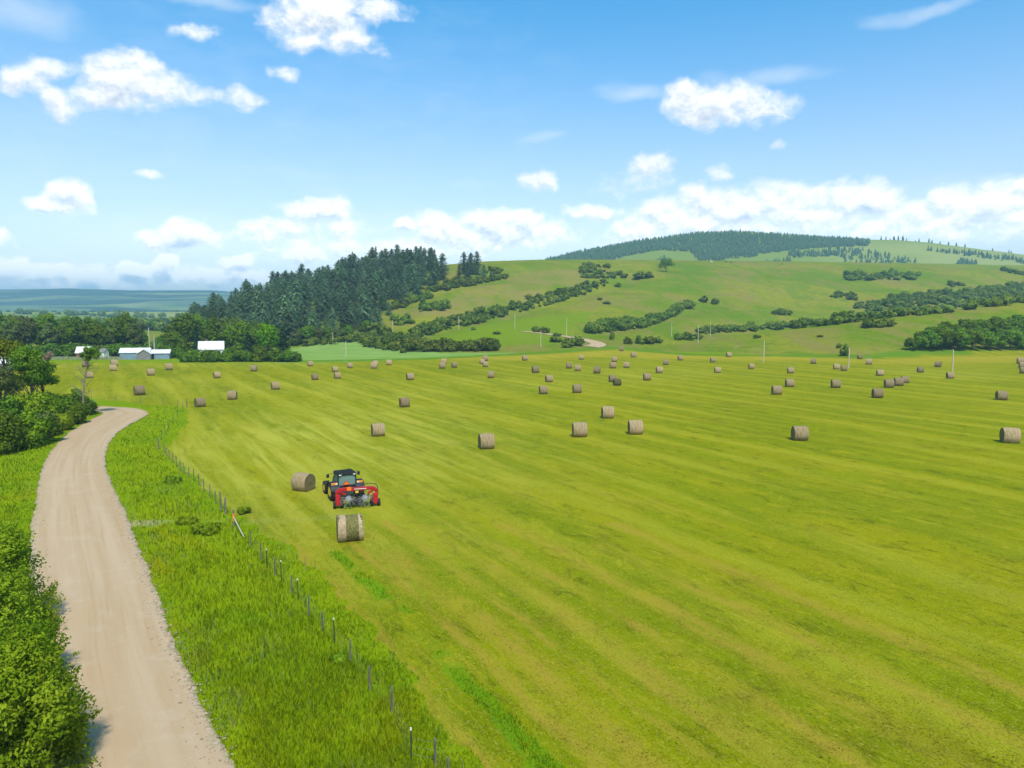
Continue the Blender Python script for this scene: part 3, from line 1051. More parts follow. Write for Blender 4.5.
def visible_pts(poly, n, y0, y1, minsep):
    """ground points whose place in the photograph lies in a pixel outline, kept apart from each other"""
    xs = [p[0] for p in poly]
    out = []; grid = {}
    tries = 0
    while len(out) < n and tries < 60000:
        tries += 1
        y = math.sqrt(rng.random() * (y1 * y1 - y0 * y0) + y0 * y0)
        px = rng.uniform(min(xs), max(xs))
        x = (px - 512) / F0 * y
        key = (int(x // minsep), int(y // minsep))
        near = [q for i in (-1, 0, 1) for j in (-1, 0, 1) for q in grid.get((key[0] + i, key[1] + j), [])]
        if any((q[0] - x) ** 2 + (q[1] - y) ** 2 < minsep ** 2 for q in near): continue
        z = gz(x, y)
        u, v = pix(x, y, z)
        if not inside(np.array([u]), np.array([v]), poly)[0]: continue
        out.append((x, y, z)); grid.setdefault(key, []).append((x, y))
    return out


def build_forest():
    pts = visible_pts(FOREST, 560, 335, 720, 6.6)
    pts.sort(key=lambda p: p[1])
    # stragglers on the crest beside the wood
    extra = [(464, 274, 1.0, 2), (471, 274, 1.12, 3), (477, 275, 1.05, 2), (468, 279, .9, 3), (484, 278, .7, 3), (459, 281, .8, 0)]
    print('pines', len(pts))
    crest = []
    for x, y, z in pts:
        u, v = pix(x, y, z)
        crest.append((v, u))
    n_ind = 290
    rest = []
    for i, (x, y, z) in enumerate(pts):
        u, v = pix(x, y, z)
        sc = rng.choice([rng.uniform(.5, .8), rng.uniform(.8, 1.05), rng.uniform(1.0, 1.3)], p=[.3, .42, .28]) * (1.1 if 300 < u < 420 and v < 285 else 1.0) * (.8 if u < 240 else 1)
        k = int(rng.integers(0, 6))
        if i >= n_ind:
            rest.append((x, y, z, sc, k)); continue
        base = 'lower edge' if v > 331 else 'middle slopes' if v > 308 else 'upper slopes'
        side = 'left flank' if u < 262 else 'broad centre' if u < 340 else 'right shoulder'
        lab = f'dark conifer on the {base} of the wooded hill, {side}'
        PINES.put(k, (x, y, z - .15), rng.random() * 6.28, (sc * rng.uniform(.9, 1.12),) * 2 + (sc,), lab, f'conifers on the {base} of the wooded hill, {side}')
    # the hindmost of the wood as one mass
    V, N, VAR = [], [], []
    for x, y, z, sc, k in rest:
        pr = PINES.proto[k]
        me = pr.children[0].data if pr.children[0].name.startswith('crown') else pr.children[1].data
        n = len(me.vertices); co = np.empty(n * 3, np.float32); me.vertices.foreach_get('co', co); co = co.reshape(-1, 3)
        va = np.empty(n, np.float32); me.attributes['var'].data.foreach_get('value', va)
        a = rng.random() * 6.28; c, s = math.cos(a), math.sin(a)
        q = np.stack([co[:, 0] * c - co[:, 1] * s, co[:, 0] * s + co[:, 1] * c, co[:, 2]], -1)
        nn = q * np.array([1, 1, .12]) + np.array([0, 0, .35]) * np.linalg.norm(q[:, :2], axis=1)[:, None]
        nn = nn / (np.linalg.norm(nn, axis=1)[:, None] + 1e-6)
        V.append(q * sc + np.array([x, y, z])); N.append(nn); VAR.append(np.clip(va + rng.uniform(-.25, .25), 0, 1))
    if rest:
        V = np.vstack(V); N = np.vstack(N)
        me = np_mesh('far_conifers', V, np.arange(len(V)).reshape(-1, 4))
        fattr(me, 'var', np.concatenate(VAR))
        me.normals_split_custom_set_from_vertices(N.tolist())
        tag(mesh_obj('conifer_wood', me, L_PINE), 'back of the conifer wood closing the top of the wooded hill', 'wood', kind='stuff')
    labs = ['leftmost conifer of the small clump on the grassy crest right of the wood', 'tallest of the conifers clumped on the grassy crest beside the wood',
            'dense round-topped conifer at the right of the crest clump beside the wood', 'short conifer at the foot of the crest clump beside the wood',
            'low bushy conifer at the right end of the crest clump', 'small conifer between the wood and the crest clump']
    for (px, py, sc, k), lab in zip(extra, labs):
        h = hit(px, py)
        PINES.put(k, (h[0], h[1], h[2] - .1), rng.random() * 6.28, sc, lab, 'conifers clumped on the grassy crest')


build_forest()


def farm_kind(name, specs, cat='tree'):
    return Kind([(lambda h, r, s, l, b: (lambda label, group: make_tree(name, crown_tree(h, r, h * .05, 52, 70, .48, s, 1.3, b), l, BARK, label, cat, (0, 0, 0), 0, group)))(*q) for q in specs])




FOOT = farm_kind('broadleaf_tree', [(9, 3.6, 86, L_MID, .6), (8, 3.4, 87, L_GREY, .5)])
for i, (px, py) in enumerate([(226, 347), (236, 349), (247, 348), (258, 348), (270, 347), (296, 345), (306, 344), (318, 343), (327, 342), (338, 341), (349, 338), (358, 336), (367, 334), (378, 330), (312, 341), (332, 339), (345, 335), (300, 340), (280, 343)]):
    h = hit(px, py)
    FOOT.put(i, (h[0], h[1], h[2] - .1), rng.random() * 6.28, rng.uniform(.6, 1.05), 'small paler leafy tree along the foot of the conifer wood', 'leafy trees along the foot of the conifer wood')


# ---- far forest on the ridge behind: one mass
def far_forest():
    U, Yv = [], []
    polys = [
        ([(545, 262), (580, 254), (640, 243), (700, 235), (740, 234), (800, 238), (870, 242), (868, 246), (820, 248), (770, 252), (748, 258), (700, 262), (690, 252), (660, 250), (632, 255), (600, 264), (545, 266)], 7500),
        ([(826, 247), (870, 251), (918, 262), (905, 266), (850, 266)], 150),
        ([(953, 263), (962, 261), (977, 264), (972, 267), (955, 267)], 40),
        ([(924, 250), (960, 252), (1024, 260), (1100, 268), (1100, 272), (1024, 264), (950, 254)], 420),
        ([(763, 263), (790, 260), (795, 267), (765, 268)], 55), ([(786, 252), (850, 252), (840, 256), (790, 258)], 120),
        ([(652, 262), (664, 259), (670, 264), (655, 265)], 10), ([(756, 250), (800, 246), (826, 247), (800, 250), (760, 254)], 130),
    ]
    pts = []
    for poly, n in polys:
        xs = [p[0] for p in poly]; c = 0; tr = 0
        while c < n and tr < 60:
            tr += 1
            y = rng.uniform(1080, 1900, 4000); px = rng.uniform(min(xs), max(xs), 4000); x = (px - 512) / F0 * y
            z = HQ(x, y); u, v = pix(x, y, z)
            ok = inside(u, v, poly)
            for q in zip(x[ok], y[ok], z[ok]):
                if c < n: pts.append(q); c += 1
    for px in list(range(878, 905, 4)) + [911, 915, 924, 928, 929, 936, 937, 944, 945, 952, 953, 960, 988, 1004, 1008, 1020]:
        y = Z2 - rng.uniform(0, 60); x = (px + rng.uniform(-1, 1) - 512) / F0 * y
        pts.append((x, y, gz(x, y)))
    pts = np.array(pts); n = len(pts)
    h = rng.uniform(6, 11.5, n); h[pts[:, 1] > 1690] *= rng.uniform(.9, 1.25, (pts[:, 1] > 1690).sum()); r = h * rng.uniform(.2, .32, n)
    V, F, N, VAR = [], [], [], []
    seg = 6; o = 0
    for lev, (z0, z1, rr) in enumerate([(.05, .55, 1), (.32, .8, .78), (.58, 1.0, .5)]):
        a = np.linspace(0, 2 * math.pi, seg, endpoint=False)[None] + rng.random((n, 1)) * 6.28
        R1 = r[:, None] * rr * rng.uniform(.7, 1.25, (n, seg))
        ring = np.stack([pts[:, 0:1] + np.cos(a) * R1, pts[:, 1:2] + np.sin(a) * R1, pts[:, 2:3] + h[:, None] * (z0 + rng.uniform(-.04, .04, (n, seg)))], -1)
        tip = np.stack([pts[:, 0] + rng.normal(0, .2, n), pts[:, 1], pts[:, 2] + h * z1], -1)[:, None]
        B = np.concatenate([ring, tip], 1)
        nn = np.concatenate([np.stack([np.cos(a), np.sin(a), np.full_like(a, .45)], -1), np.tile([[[0, 0, 1.]]], (n, 1, 1))], 1)
        f = np.array([[i, (i + 1) % seg, seg] for i in range(seg)])
        F.append((f[None] + (np.arange(n) * (seg + 1))[:, None, None]).reshape(-1, 3) + o)
        V.append(B.reshape(-1, 3)); N.append(nn.reshape(-1, 3)); o += n * (seg + 1)
        VAR.append(np.repeat(np.clip(rng.random(n) * .7 + .1 * lev, 0, 1), seg + 1))
    me = np_mesh('distant_forest', np.vstack(V), np.vstack(F))
    fattr(me, 'var', np.concatenate(VAR))
    tag(mesh_obj('distant_forest', me, L_FAR), 'blue-green conifer forest covering the far ridge behind the grassy hill', 'forest', kind='stuff')


far_forest()


# ---- shrub thickets in the folds of the hill
def thicket(label, spots, per=46, ls=.62, mat=None):
    """spots: (x, y, w, h)"""
    P, N, S, T, sz = [], [], [], [], []
    for x, y, w, h in spots:
        z = gz(x, y)
        nc = max(3, int(w * 1.6)); a = rng.random(nc) * 6.283; r = np.sqrt(rng.random(nc)) * .8
        C = np.stack([np.cos(a) * r * w / 2, np.sin(a) * r * w / 2, h * np.sqrt(np.clip(1 - r * r, .1, 1)) * rng.uniform(.4, .9, nc)], -1)
        rad = np.minimum(w, 1.6 * h) * .24 * rng.uniform(.7, 1.25, nc)
        p, nn, d, idx, tone = clump_leaves(C, rad, per, ls)
        p[:, 2] = np.abs(p[:, 2])
        out = p - np.array([0, 0, h * .25]); out /= np.linalg.norm(out, axis=1)[:, None] + 1e-6
        P.append(p + np.array([x, y, z])); N.append(nn); S.append(d * .7 + out * .7 + rng.normal(0, .2, p.shape)); T.append(np.clip(tone * .7 + rng.uniform(-.25, .5), 0, 1))
        sz.append(ls * rng.uniform(.7, 1.3, len(p)))
    me = leaves('thicket', np.vstack(P), np.vstack(N), np.concatenate(sz), np.concatenate(T), np.vstack(S))
    return tag(mesh_obj('thicket_shrubs', me, mat or L_SHRUB), label, 'shrubs', kind='stuff')


def spots_line(pl, wpx, n_, w=(3, 6), hr=(.45, .75)):
    """spots strewn along a pixel polyline; wpx = half-height of the belt in pixels"""
    out = []
    seg = np.array(pl, float); L = np.concatenate([[0], np.cumsum(np.hypot(*np.diff(seg[:, :2], axis=0).T))])
    for _ in range(int(n_ * 1.35)):
        q = rng.random() * L[-1]
        px = np.interp(q, L, seg[:, 0]); py = np.interp(q, L, seg[:, 1]); k = np.interp(q, L, seg[:, 2]) if seg.shape[1] > 2 else wpx
        h = hit(px + rng.normal(0, 1.5), py + rng.uniform(-k, k))
        if h is None or h[1] > 1000: continue
        ww = rng.uniform(*w) * rng.choice([.5, .75, 1, 1.15], p=[.22, .28, .35, .15]); out.append((h[0], h[1], ww, ww * rng.uniform(*hr) * rng.choice([1, 1.35], p=[.85, .15])))
    return out


thicket('shrub belt in the first fold of the hill, climbing from the pasture foot towards the crest', spots_line([(412, 336, 5), (440, 326, 6), (480, 318, 5), (512, 309, 4.5), (550, 299, 6), (580, 290, 6), (605, 284, 4)], 5, 190) +
        spots_line([(582, 274, 4), (597, 276, 3), (625, 276, 2)], 4, 45) + spots_line([(580, 270, 4), (592, 268, 4), (600, 271, 4)], 4, 30))
thicket('low shrubs spread below the conifer wood at the foot of the hill', spots_line([(300, 344, 3), (340, 340, 4), (372, 334, 6), (400, 342, 8), (420, 344, 5)], 5, 120) + spots_line([(364, 343, 4), (392, 346, 5)], 4, 45) + spots_line([(222, 346, 3), (300, 344, 3)], 3, 60))
thicket('dark hedge-like row of shrubs along the bottom of the bright green bench', spots_line([(408, 350, 2), (450, 350, 2), (498, 349, 2)], 2, 75, (3.5, 6), (.6, .85)))
thicket('shrubs trailing along the lower edge of the conifer wood up to the crest', spots_line([(386, 311, 2), (404, 304, 3), (431, 291, 2), (470, 284, 2), (506, 277, 1.5)], 2, 100) + spots_line([(488, 273, 2), (503, 271, 2)], 2, 16) + spots_line([(445, 286, 3), (484, 280, 3)], 2, 40))
thicket('small shrub patches scattered on the open slope beneath the wood', spots_line([(412, 301, 2), (430, 299, 2)], 2, 16) + spots_line([(420, 309, 3), (448, 307, 4)], 3, 26) + spots_line([(392, 323, 3), (412, 322, 3)], 3, 16))
thicket('broad shrub belt across the middle of the big grassy slope', spots_line([(589, 332, 2), (610, 327, 5), (640, 325, 4), (658, 321, 3), (675, 311, 4), (692, 305, 3)], 4, 130, (4, 7)))
thicket('shrubs filling the long fold that rises towards the right-hand edge', spots_line([(698, 333, 1.5), (768, 329, 1.5), (830, 324, 2), (878, 316, 3), (940, 311, 3), (1030, 300, 3), (1120, 292, 3)], 2, 260, (4, 7)) +
        spots_line([(868, 310, 4), (900, 303, 6), (960, 298, 6), (1040, 289, 6)], 6, 210, (5, 8)) + spots_line([(984, 290, 2), (1040, 284, 4)], 3, 45))
thicket('flat dark shrub patch high on the far slope below the crest', spots_line([(846, 278, 2.5), (880, 277, 4), (918, 278, 2.5)], 4, 70, (5, 8), (.55, .8)))
thicket('two low shrub patches halfway up the right-hand slope', spots_line([(834, 295, 2), (856, 298, 3)], 3, 26) + spots_line([(855, 307, 2), (868, 307, 2)], 2, 9))
thicket('ragged greyish shrubs near the top of the right-hand slope', spots_line([(950, 286, 2), (962, 286, 2)], 2, 9, (4, 6)) + spots_line([(1004, 271, 1), (1030, 275, 2)], 2, 18, (4, 6)) + spots_line([(865, 327, 1), (892, 327, 1)], 1, 12) + spots_line([(776, 314, 1), (792, 315, 1)], 1, 8))

# single shrubs and small trees on the hill, each a thing
SH = Kind([(lambda s: (lambda label, group: tag(mesh_obj('shrub', shrub_mesh('shrub', 5, 3.4, 14, 60, .5, s), L_SHRUB), label, 'shrub', group)))(s) for s in (41, 42, 43)])


def shrub_at(px, py, wpx, hpx, label, group='single shrubs on the hillside'):
    h = hit(px, py)
    k = h[1] / F0
    w, hh = wpx * k, hpx * k
    return SH.put(int(rng.integers(0, 3)), (h[0], h[1], h[2] - .05), rng.random() * 6.28, (w / 5, w / 5, hh / 3.4), label, group)


for a in [
    (376, 335, 22, 14, 'large round grey-green bush at the right foot of the conifer wood'),
    (395, 351, 9, 6, 'small dark bush left of the hedge row at the foot of the bench'), (403, 353, 7, 6, 'smaller dark bush next to the hedge row at the far field edge'),
    (640, 279, 12, 7, 'wide dark bush left of the lone tree on the crest'), (649, 278, 9, 6, 'dark bush touching the wide bush left of the lone tree'),
    (607, 268, 7, 4.5, 'small round bush on the crest above the first fold'), (618, 287, 6, 4, 'small bush right of the upper end of the first fold'),
    (600, 300, 5, 3, 'tiny pale bush on the open slope above the middle belt'), (607, 304, 7, 3, 'low flat bush on the open slope above the middle belt'),
    (703, 302, 8, 6, 'round bush just above the right end of the middle belt'), (715, 304, 8, 7, 'dark bush at the very right end of the middle belt'),
    (536, 332, 9, 6, 'left bush of the row above the pale road strip'), (545, 333, 10, 7, 'right bush of the row above the pale road strip'), (557, 336, 9, 4, 'low bush between the road strip row and the paired bushes'),
    (556, 342, 13, 7, 'wide low bush behind the paired dark bushes'), (567, 347.5, 11, 9, 'left one of the paired dark bushes beside the road bend'), (577, 346, 13, 11, 'bigger right one of the paired dark bushes beside the road bend'),
    (628, 344, 8, 7, 'round bush right of the road bend'), (640, 344, 9, 8, 'left bush of the dark clump behind the far field edge'), (649, 344, 11, 9, 'middle bush of the dark clump behind the far field edge'), (658, 343, 10, 7, 'right bush of the dark clump behind the far field edge'),
    (612, 340, 5, 9, 'slim upright bush above the road bend'), (678, 340, 9, 7, 'left bush of the dark row at the start of the long fold'), (688, 340, 11, 8, 'middle bush of the dark row at the start of the long fold'), (698, 339, 9, 6, 'right bush of the dark row at the start of the long fold'),
    (839, 348, 5, 5, 'small round bush up-slope left of the field-edge bush by the pole'), (844, 356, 9, 11, 'dark round bush at the field edge close to the white pole'),
    (757, 338, 8, 4, 'greyish scrubby bush on the low spur right of the middle'), (820, 337, 6, 2.5, 'flat dark bush alone on the low spur'),
    (420, 333, 7, 5, 'small bush on the slope edge above the bench hedge'), (473, 330, 5, 3, 'tiny bush at the upper rim of the bright bench'), (497, 334, 8, 3, 'low dark bush at the right of the bright bench'),
]:
    shrub_at(*a)


def small_tree(label, px, py, hpx, rfrac, seed, leaf, cat='tree', name='broadleaf_tree', hb=.22, nc=30, per=55, ls=.5, group=None):
    h = hit(px, py)
    hh = hpx * h[1] / F0
    return make_tree(name, crown_tree(hh, hh * rfrac, hh * hb, nc, per, ls, seed), leaf, BARK, label, cat, (h[0], h[1], h[2] - .1), rng.random() * 6, group)


small_tree('lone spreading dark tree standing on the crest of the grassy hill', 666, 272, 15, .55, 61, L_DARK, hb=.15)

# ---- grove on the right
GROVE = Kind([(lambda h, r, s, l: (lambda label, group: make_tree('grove_tree', crown_tree(h, r, h * .04, 40, 66, .5, s), l, BARK, label, 'tree', (0, 0, 0), 0, group)))(h, r, s, l)
              for h, r, s, l in [(9, 4.2, 71, L_MID), (8, 3.8, 72, L_DARK), (9.5, 4.4, 73, L_MID)]])
_g = []
for row, (pl, n) in enumerate([([(905, 350.5), (960, 350), (1024, 349.5), (1075, 349)], 16), ([(916, 347), (960, 345), (1024, 344), (1080, 343)], 14), ([(938, 343), (980, 339), (1024, 337), (1080, 336)], 12), ([(960, 339), (990, 335), (1024, 332), (1080, 330)], 9)]):
    a = np.array(pl, float)
    for i in range(n):
        px = np.interp((i + .5) / n, np.linspace(0, 1, len(a)), a[:, 0]) + rng.normal(0, 1.5)
        _g.append((row, px, np.interp(px, a[:, 0], a[:, 1])))
for row, px, py in _g:
    h = hit(px, py)
    lab = ['leafy round tree in the front row of the grove at the right', 'leafy round tree in the second row of the grove at the right',
           'leafy tree in the third row of the grove at the right', 'leafy tree at the back of the grove at the right'][row]
    sc = rng.uniform(.78, 1.05) * (.8 if px < 925 else 1)
    GROVE.put(int(rng.integers(0, 3)), (h[0], h[1], h[2] - .1), rng.random() * 6.28, sc, lab, 'trees of the right-hand grove, row ' + ['at the front', 'second', 'third', 'at the back'][row])

# ---- wood behind the farm
FARM = farm_kind('broadleaf_tree', [(16, 5.2, 81, L_MID, .7), (15, 4.6, 82, L_DARK, .8), (17, 4.6, 83, L_GREY, .6), (15, 5.6, 84, L_MID, .5), (18, 4.2, 85, L_GREY, .8)])
top_tab = [(-80, 316), (0, 314), (25, 316), (52, 314), (82, 316), (100, 321), (118, 316), (134, 313), (143, 324), (155, 334), (164, 327), (176, 318), (184, 312), (200, 314), (215, 314), (240, 317), (258, 321), (266, 323)]
for row, (Y, gap) in enumerate([(288, 12), (308, 11), (340, 12), (380, 13)]):
    px = -70 + row * 4
    while px < 262:
        if row == 0 and 178 < px < 226: px += gap; continue
        x = (px - 512) / F0 * Y; z = gz(x, Y)
        topy = np.interp(px, [a for a, b in top_tab], [b for a, b in top_tab]) + (rng.uniform(-1, 5) if row >= 2 else rng.uniform(1, 11))
        if 140 < px < 162: topy += 4
        hgt = max(5, 1.07 * (CAM_H + (312 - topy) / F0 * Y - z))
        k = int(rng.choice([0, 1, 2, 3, 4], p=[.26, .3, .2, .14, .1]))
        h0 = [16, 15, 17, 15, 18][k]; s = hgt / h0
        where = 'left of the long barn' if px < 112 else 'behind the long barn' if px < 172 else 'behind the white house' if px < 232 else 'right of the white house'
        depth = ['front', 'second', 'third', 'hindmost'][row]
        FARM.put(k, (x, Y + rng.uniform(-5, 5), z - .1), rng.random() * 6.28, (s * rng.uniform(.85, 1.15),) * 2 + (s,), f'leafy tree, {depth} row of the wood {where}', f'trees of the {depth} row in the wood {where}')
        px += gap * rng.uniform(.75, 1.3)


def tree_px(name, label, cat, px, Y, top, rpx, seed, leaf, bark=None, hb=.14, nc=44, per=80, ls=.42, con=False, **kw):
    x, y, z = world_at(px, Y)
    h = CAM_H + (312 - top) / F0 * Y - z
    r = rpx * Y / F0
    ms = conifer(h, r, seed, 1, .03, 1.15, .3) if con else crown_tree(h, r, h * hb, nc, per, ls, seed, **kw)
    return make_tree(name, ms, leaf, bark or BARK, label, cat, (x, y, z - .1), 0.3)


tree_px('broadleaf_tree', 'bright green tree at the right end of the farm wood', 'tree', 267, 262, 321, 13.5, 91, L_BRIGHT, hb=.08, nc=60)
L_SPRUCE = leaf_mat('spruce', (.025, .070, .026), (.055, .115, .038), .2, .1)
tree_px('spruce_tree', 'dark spruce at the right-hand end of the farm wood', 'conifer', 282, 258, 326, 10, 92, L_SPRUCE, con=True)
tree_px('spruce_tree', 'slim blue-dark spruce behind the white house and left of it', 'conifer', 195, 285, 326, 6, 93, L_SPRUCE, con=True)
tree_px('conifer_tree', 'tall bushy olive conifer rising right behind the white house', 'conifer', 213, 283, 313, 11, 94, L_MID, con=True)
tree_px('spruce_tree', 'dark narrow spruce right of the white house', 'conifer', 247, 272, 332, 6, 95, L_SPRUCE, con=True)

# hedge of bushes in front of the house
HB = Kind([(lambda s, l: (lambda label, group: tag(mesh_obj('hedge_bush', shrub_mesh('hedge_bush', 6, 4.2, 20, 90, .38, s), l), label, 'bush', group)))(s, l) for s, l in ((101, L_DARK), (102, L_MID), (103, L_DARK))])
hx = [187, 196, 206, 216, 227, 238, 248, 258, 268, 277, 286, 293]
hn = ['first', 'second', 'third', 'fourth', 'fifth', 'sixth', 'seventh', 'eighth', 'ninth', 'tenth', 'eleventh', 'last']
for i, px in enumerate(hx):
    x, y, z = world_at(px, 247 + rng.uniform(-1.5, 1.5))
    s = rng.uniform(.85, 1.1)
    HB.put(i, (x, y, z - .05), rng.random() * 6.28, (s, s, s * (1.0 if i < 11 else .85)), f'{hn[i]} bush from the left in the low dark hedge below the white house', 'bushes of the hedge below the white house')
for i, (px, Y, w, h, lab) in enumerate([(168, 268, 12, 14, 'tall bush right of the long barn'), (178, 262, 11, 12, 'rounded bush between the barn and the hedge'), (184, 272, 13, 17, 'tall leafy bush close to the left side of the white house'), (160, 276, 10, 14, 'bush standing close behind the right end of the barn'), (222, 256, 10, 9, 'bush hiding the lower right corner of the white house')]):
    x, y, z = world_at(px, Y); k = Y / F0
    HB.put(i, (x, y, z - .05), i, (w * k / 6, w * k / 6, h * k / 4.2), lab, 'bushes around the farm buildings')

_px = -72
while _px < 262:
    if not 176 < _px < 226:
        where = 'left of the long barn' if _px < 112 else 'behind the long barn' if _px < 172 else 'right of the white house'
        x, y, z = world_at(_px, 279 + rng.uniform(-3, 3)); s = rng.uniform(.8, 1.25)
        HB.put(int(rng.integers(0, 3)), (x, y, z - .05), rng.random() * 6.28, (s * 1.15, s * 1.15, s), f'undergrowth bush at the foot of the wood {where}', f'undergrowth bushes of the wood {where}')
    _px += rng.uniform(7, 12)
# far plain: belts of trees
_sp = []
for (x0, x1, Y, n) in [(-620, -300, 620, 70), (-900, -420, 900, 80), (-1500, -500, 1400, 110), (-1900, -800, 1900, 110), (-2400, -900, 2500, 130)]:
    for _ in range(n):
        x = rng.uniform(x0, x1); y = Y + 40 * math.sin(x / 90) + rng.normal(0, 14) + .12 * (x - x0); w = rng.uniform(7, 15)
        _sp.append((x, y, w, w * rng.uniform(.5, .8)))
thicket('distant belts of trees crossing the valley floor beyond the farm wood', _sp, per=14, ls=2.2)

# ---- bushes along the left side of the road
def bush(label, px, py, wpx, top, seed, leaf, nc=34, per=170, ls=.20, name='roadside_bush', group='bushes on the left of the road'):
    x, y = ground0(px, py); z = gz(x, y)
    k = y / F0
    h = CAM_H + (312 - top) / F0 * y - z; w = wpx * k
    o = mesh_obj(name, shrub_mesh(name, w, h, nc, per, ls, seed), leaf)
    o.location = (x, y, z - .05)
    return tag(o, label, 'bush', group)


bush('dark bush at the right tip of the thicket where the road bends away', 84, 415, 22, 398, 111, L_DARK)
bush('bush behind the tip of the thicket by the road bend', 66, 416, 30, 388, 112, L_MID)
bush('rounded full bush in the middle of the roadside thicket', 56, 424, 32, 396, 113, L_MID)
bush('big leafy bush at the foot of the tall left tree', 38, 428, 44, 388, 114, L_NEAR)
bush('bright leafy bush in front of the roadside thicket, nearest the grass', 26, 446, 44, 412, 115, L_NEAR)
bush('bush at the left edge of the view in front of the thicket', 2, 452, 44, 408, 116, L_MID)
bush('tall bush at the left edge behind the front bushes', 4, 436, 40, 392, 117, L_DARK)
bush('pale grey-green bush right of the bright front bush', 45, 436, 26, 408, 118, L_GREY)
bush('bush joining the thicket left of the bare tree', 74, 424, 24, 404, 119, L_MID)
bush('bush reaching into the view from beyond its left edge', -22, 446, 60, 400, 120, L_MID)
bush('low yellow-green bush behind the left thicket', 12, 418, 30, 400, 121, L_YELLOW)


bush('leafy bush low in front of the thicket, right of the bright front bush', 46, 442, 26, 418, 122, L_MID)
bush('small leafy bush on the grass edge, nearest the road', 62, 430, 20, 412, 123, L_NEAR)
bush('bush filling the gap under the second tree of the thicket', 52, 420, 34, 390, 124, L_MID)
bush('slim upright bush at the foot of the half-bare tree', 80, 412, 14, 384, 125, L_MID)


def tall_tree(label, px, py, top, rpx, seed, leaf, hb, nc=40, per=150, ls=.17, bark=None, cat='tree', name='roadside_tree', **kw):
    x, y = ground0(px, py); z = gz(x, y)
    h = CAM_H + (312 - top) / F0 * y - z; r = rpx * y / F0
    return make_tree(name, crown_tree(h, r, h * hb, nc, per, ls, seed, **kw), leaf, bark or BARK, label, cat, (x, y, z - .1), 0)


tall_tree('tall full-crowned tree rising out of the roadside thicket', 32, 424, 343, 19, 131, L_MID, .34, nc=52)
tall_tree('second tree of the thicket, lower and leaning towards the road', 47, 420, 360, 14, 132, L_MID, .4, nc=30)
tall_tree('olive-yellow tree top at the left edge above the thicket', 8, 420, 336, 22, 133, L_YELLOW, .62, nc=34)
tall_tree('dull grey-green tree at the left edge below the olive tree', 2, 432, 364, 20, 134, L_GREY, .45, nc=30)


def bare_tree():
    x, y = ground0(84, 416); z = gz(x, y)
    root = thing('half_bare_tree', 'half-dead tree of bare pale branches with one green tuft on top, by the road bend', 'tree', (x, y, z - .1))
    bm = bmesh.new(); k = y / F0
    topz = CAM_H + (312 - 345) / F0 * y - z
    r = np.random.default_rng(5)
    trunk = [(0, 0, 0), (.3 * k, 0, topz * .3), (2 * k, .3, topz * .55), (7 * k, .2, topz * .8), (8 * k, 0, topz * .95)]
    tube_mesh(bm, trunk, [.17, .14, .11, .07, .03], 7)
    for i in range(40):
        f = r.uniform(.08, .85); j = min(3, int(f * 4)); g = f * 4 - j
        a = np.array(trunk[j]) * (1 - g) + np.array(trunk[j + 1]) * g
        dr = np.array([r.normal(.25, 1), r.normal(0, .8), r.uniform(.5, 1.3)]); dr /= np.linalg.norm(dr)
        L = r.uniform(1.2, 3.4) * (1.1 - f * .6)
        b = a + dr * L * .5 + r.normal(0, .1, 3); c = b + dr * L * .5 + r.normal(0, .25, 3)
        tube_mesh(bm, [tuple(a), tuple(b), tuple(c)], [.05, .035, .012], 5)
        for _ in range(3):
            e = b + (c - b) * r.random(); q = e + (dr + r.normal(0, .6, 3)) * r.uniform(.4, .9)
            tube_mesh(bm, [tuple(e), tuple(q)], [.018, .006], 4)
    bm_obj('branches', bm, bark_mat('bark_dry', (.16, .135, .10), (.34, .29, .22)), root, smooth=60)
    C = np.array([[8 * k, 0, topz * .90]]) + r.normal(0, 1, (16, 3)) * np.array([3.6 * k, 3.6 * k, 3.4 * k])
    P, N, D, idx, tone = clump_leaves(C, np.full(16, 3.4 * k) * r.uniform(.6, 1.2, 16), 130, .17)
    me = leaves('green_tuft', P, N, .17 * rng.uniform(.7, 1.3, len(P)), tone, D + rng.normal(0, .25, P.shape) + np.array([0, 0, .2]))
    mesh_obj('green_tuft', me, L_MID, root)


bare_tree()


def dead_bush():
    x, y = ground0(48, 366); z = gz(x, y)
    root = thing('dead_bush', 'dead rusty-brown upright bush standing behind the roadside thicket', 'bush', (x, y, z))
    k = y / F0; h = 14 * k
    r = np.random.default_rng(8)
    C = np.stack([r.normal(0, 2.4 * k, 14), r.normal(0, 2 * k, 14), r.uniform(.45, .95, 14) * h], -1)
    P, N, D, idx, tone = clump_leaves(C, np.full(14, 2.1 * k), 50, .3)
    mesh_obj('dead_leaves', leaves('dead_leaves', P, N, np.full(len(P), .26), tone, D + np.array([0, 0, .2])), L_DEAD, root)
    bm = bmesh.new()
    for c in C:
        tube_mesh(bm, [(0, 0, 0), (c[0] * .4, c[1] * .4, c[2] * .5), tuple(c)], [.12, .08, .03], 5)
    bm_obj('stems', bm, BARK, root)


dead_bush()

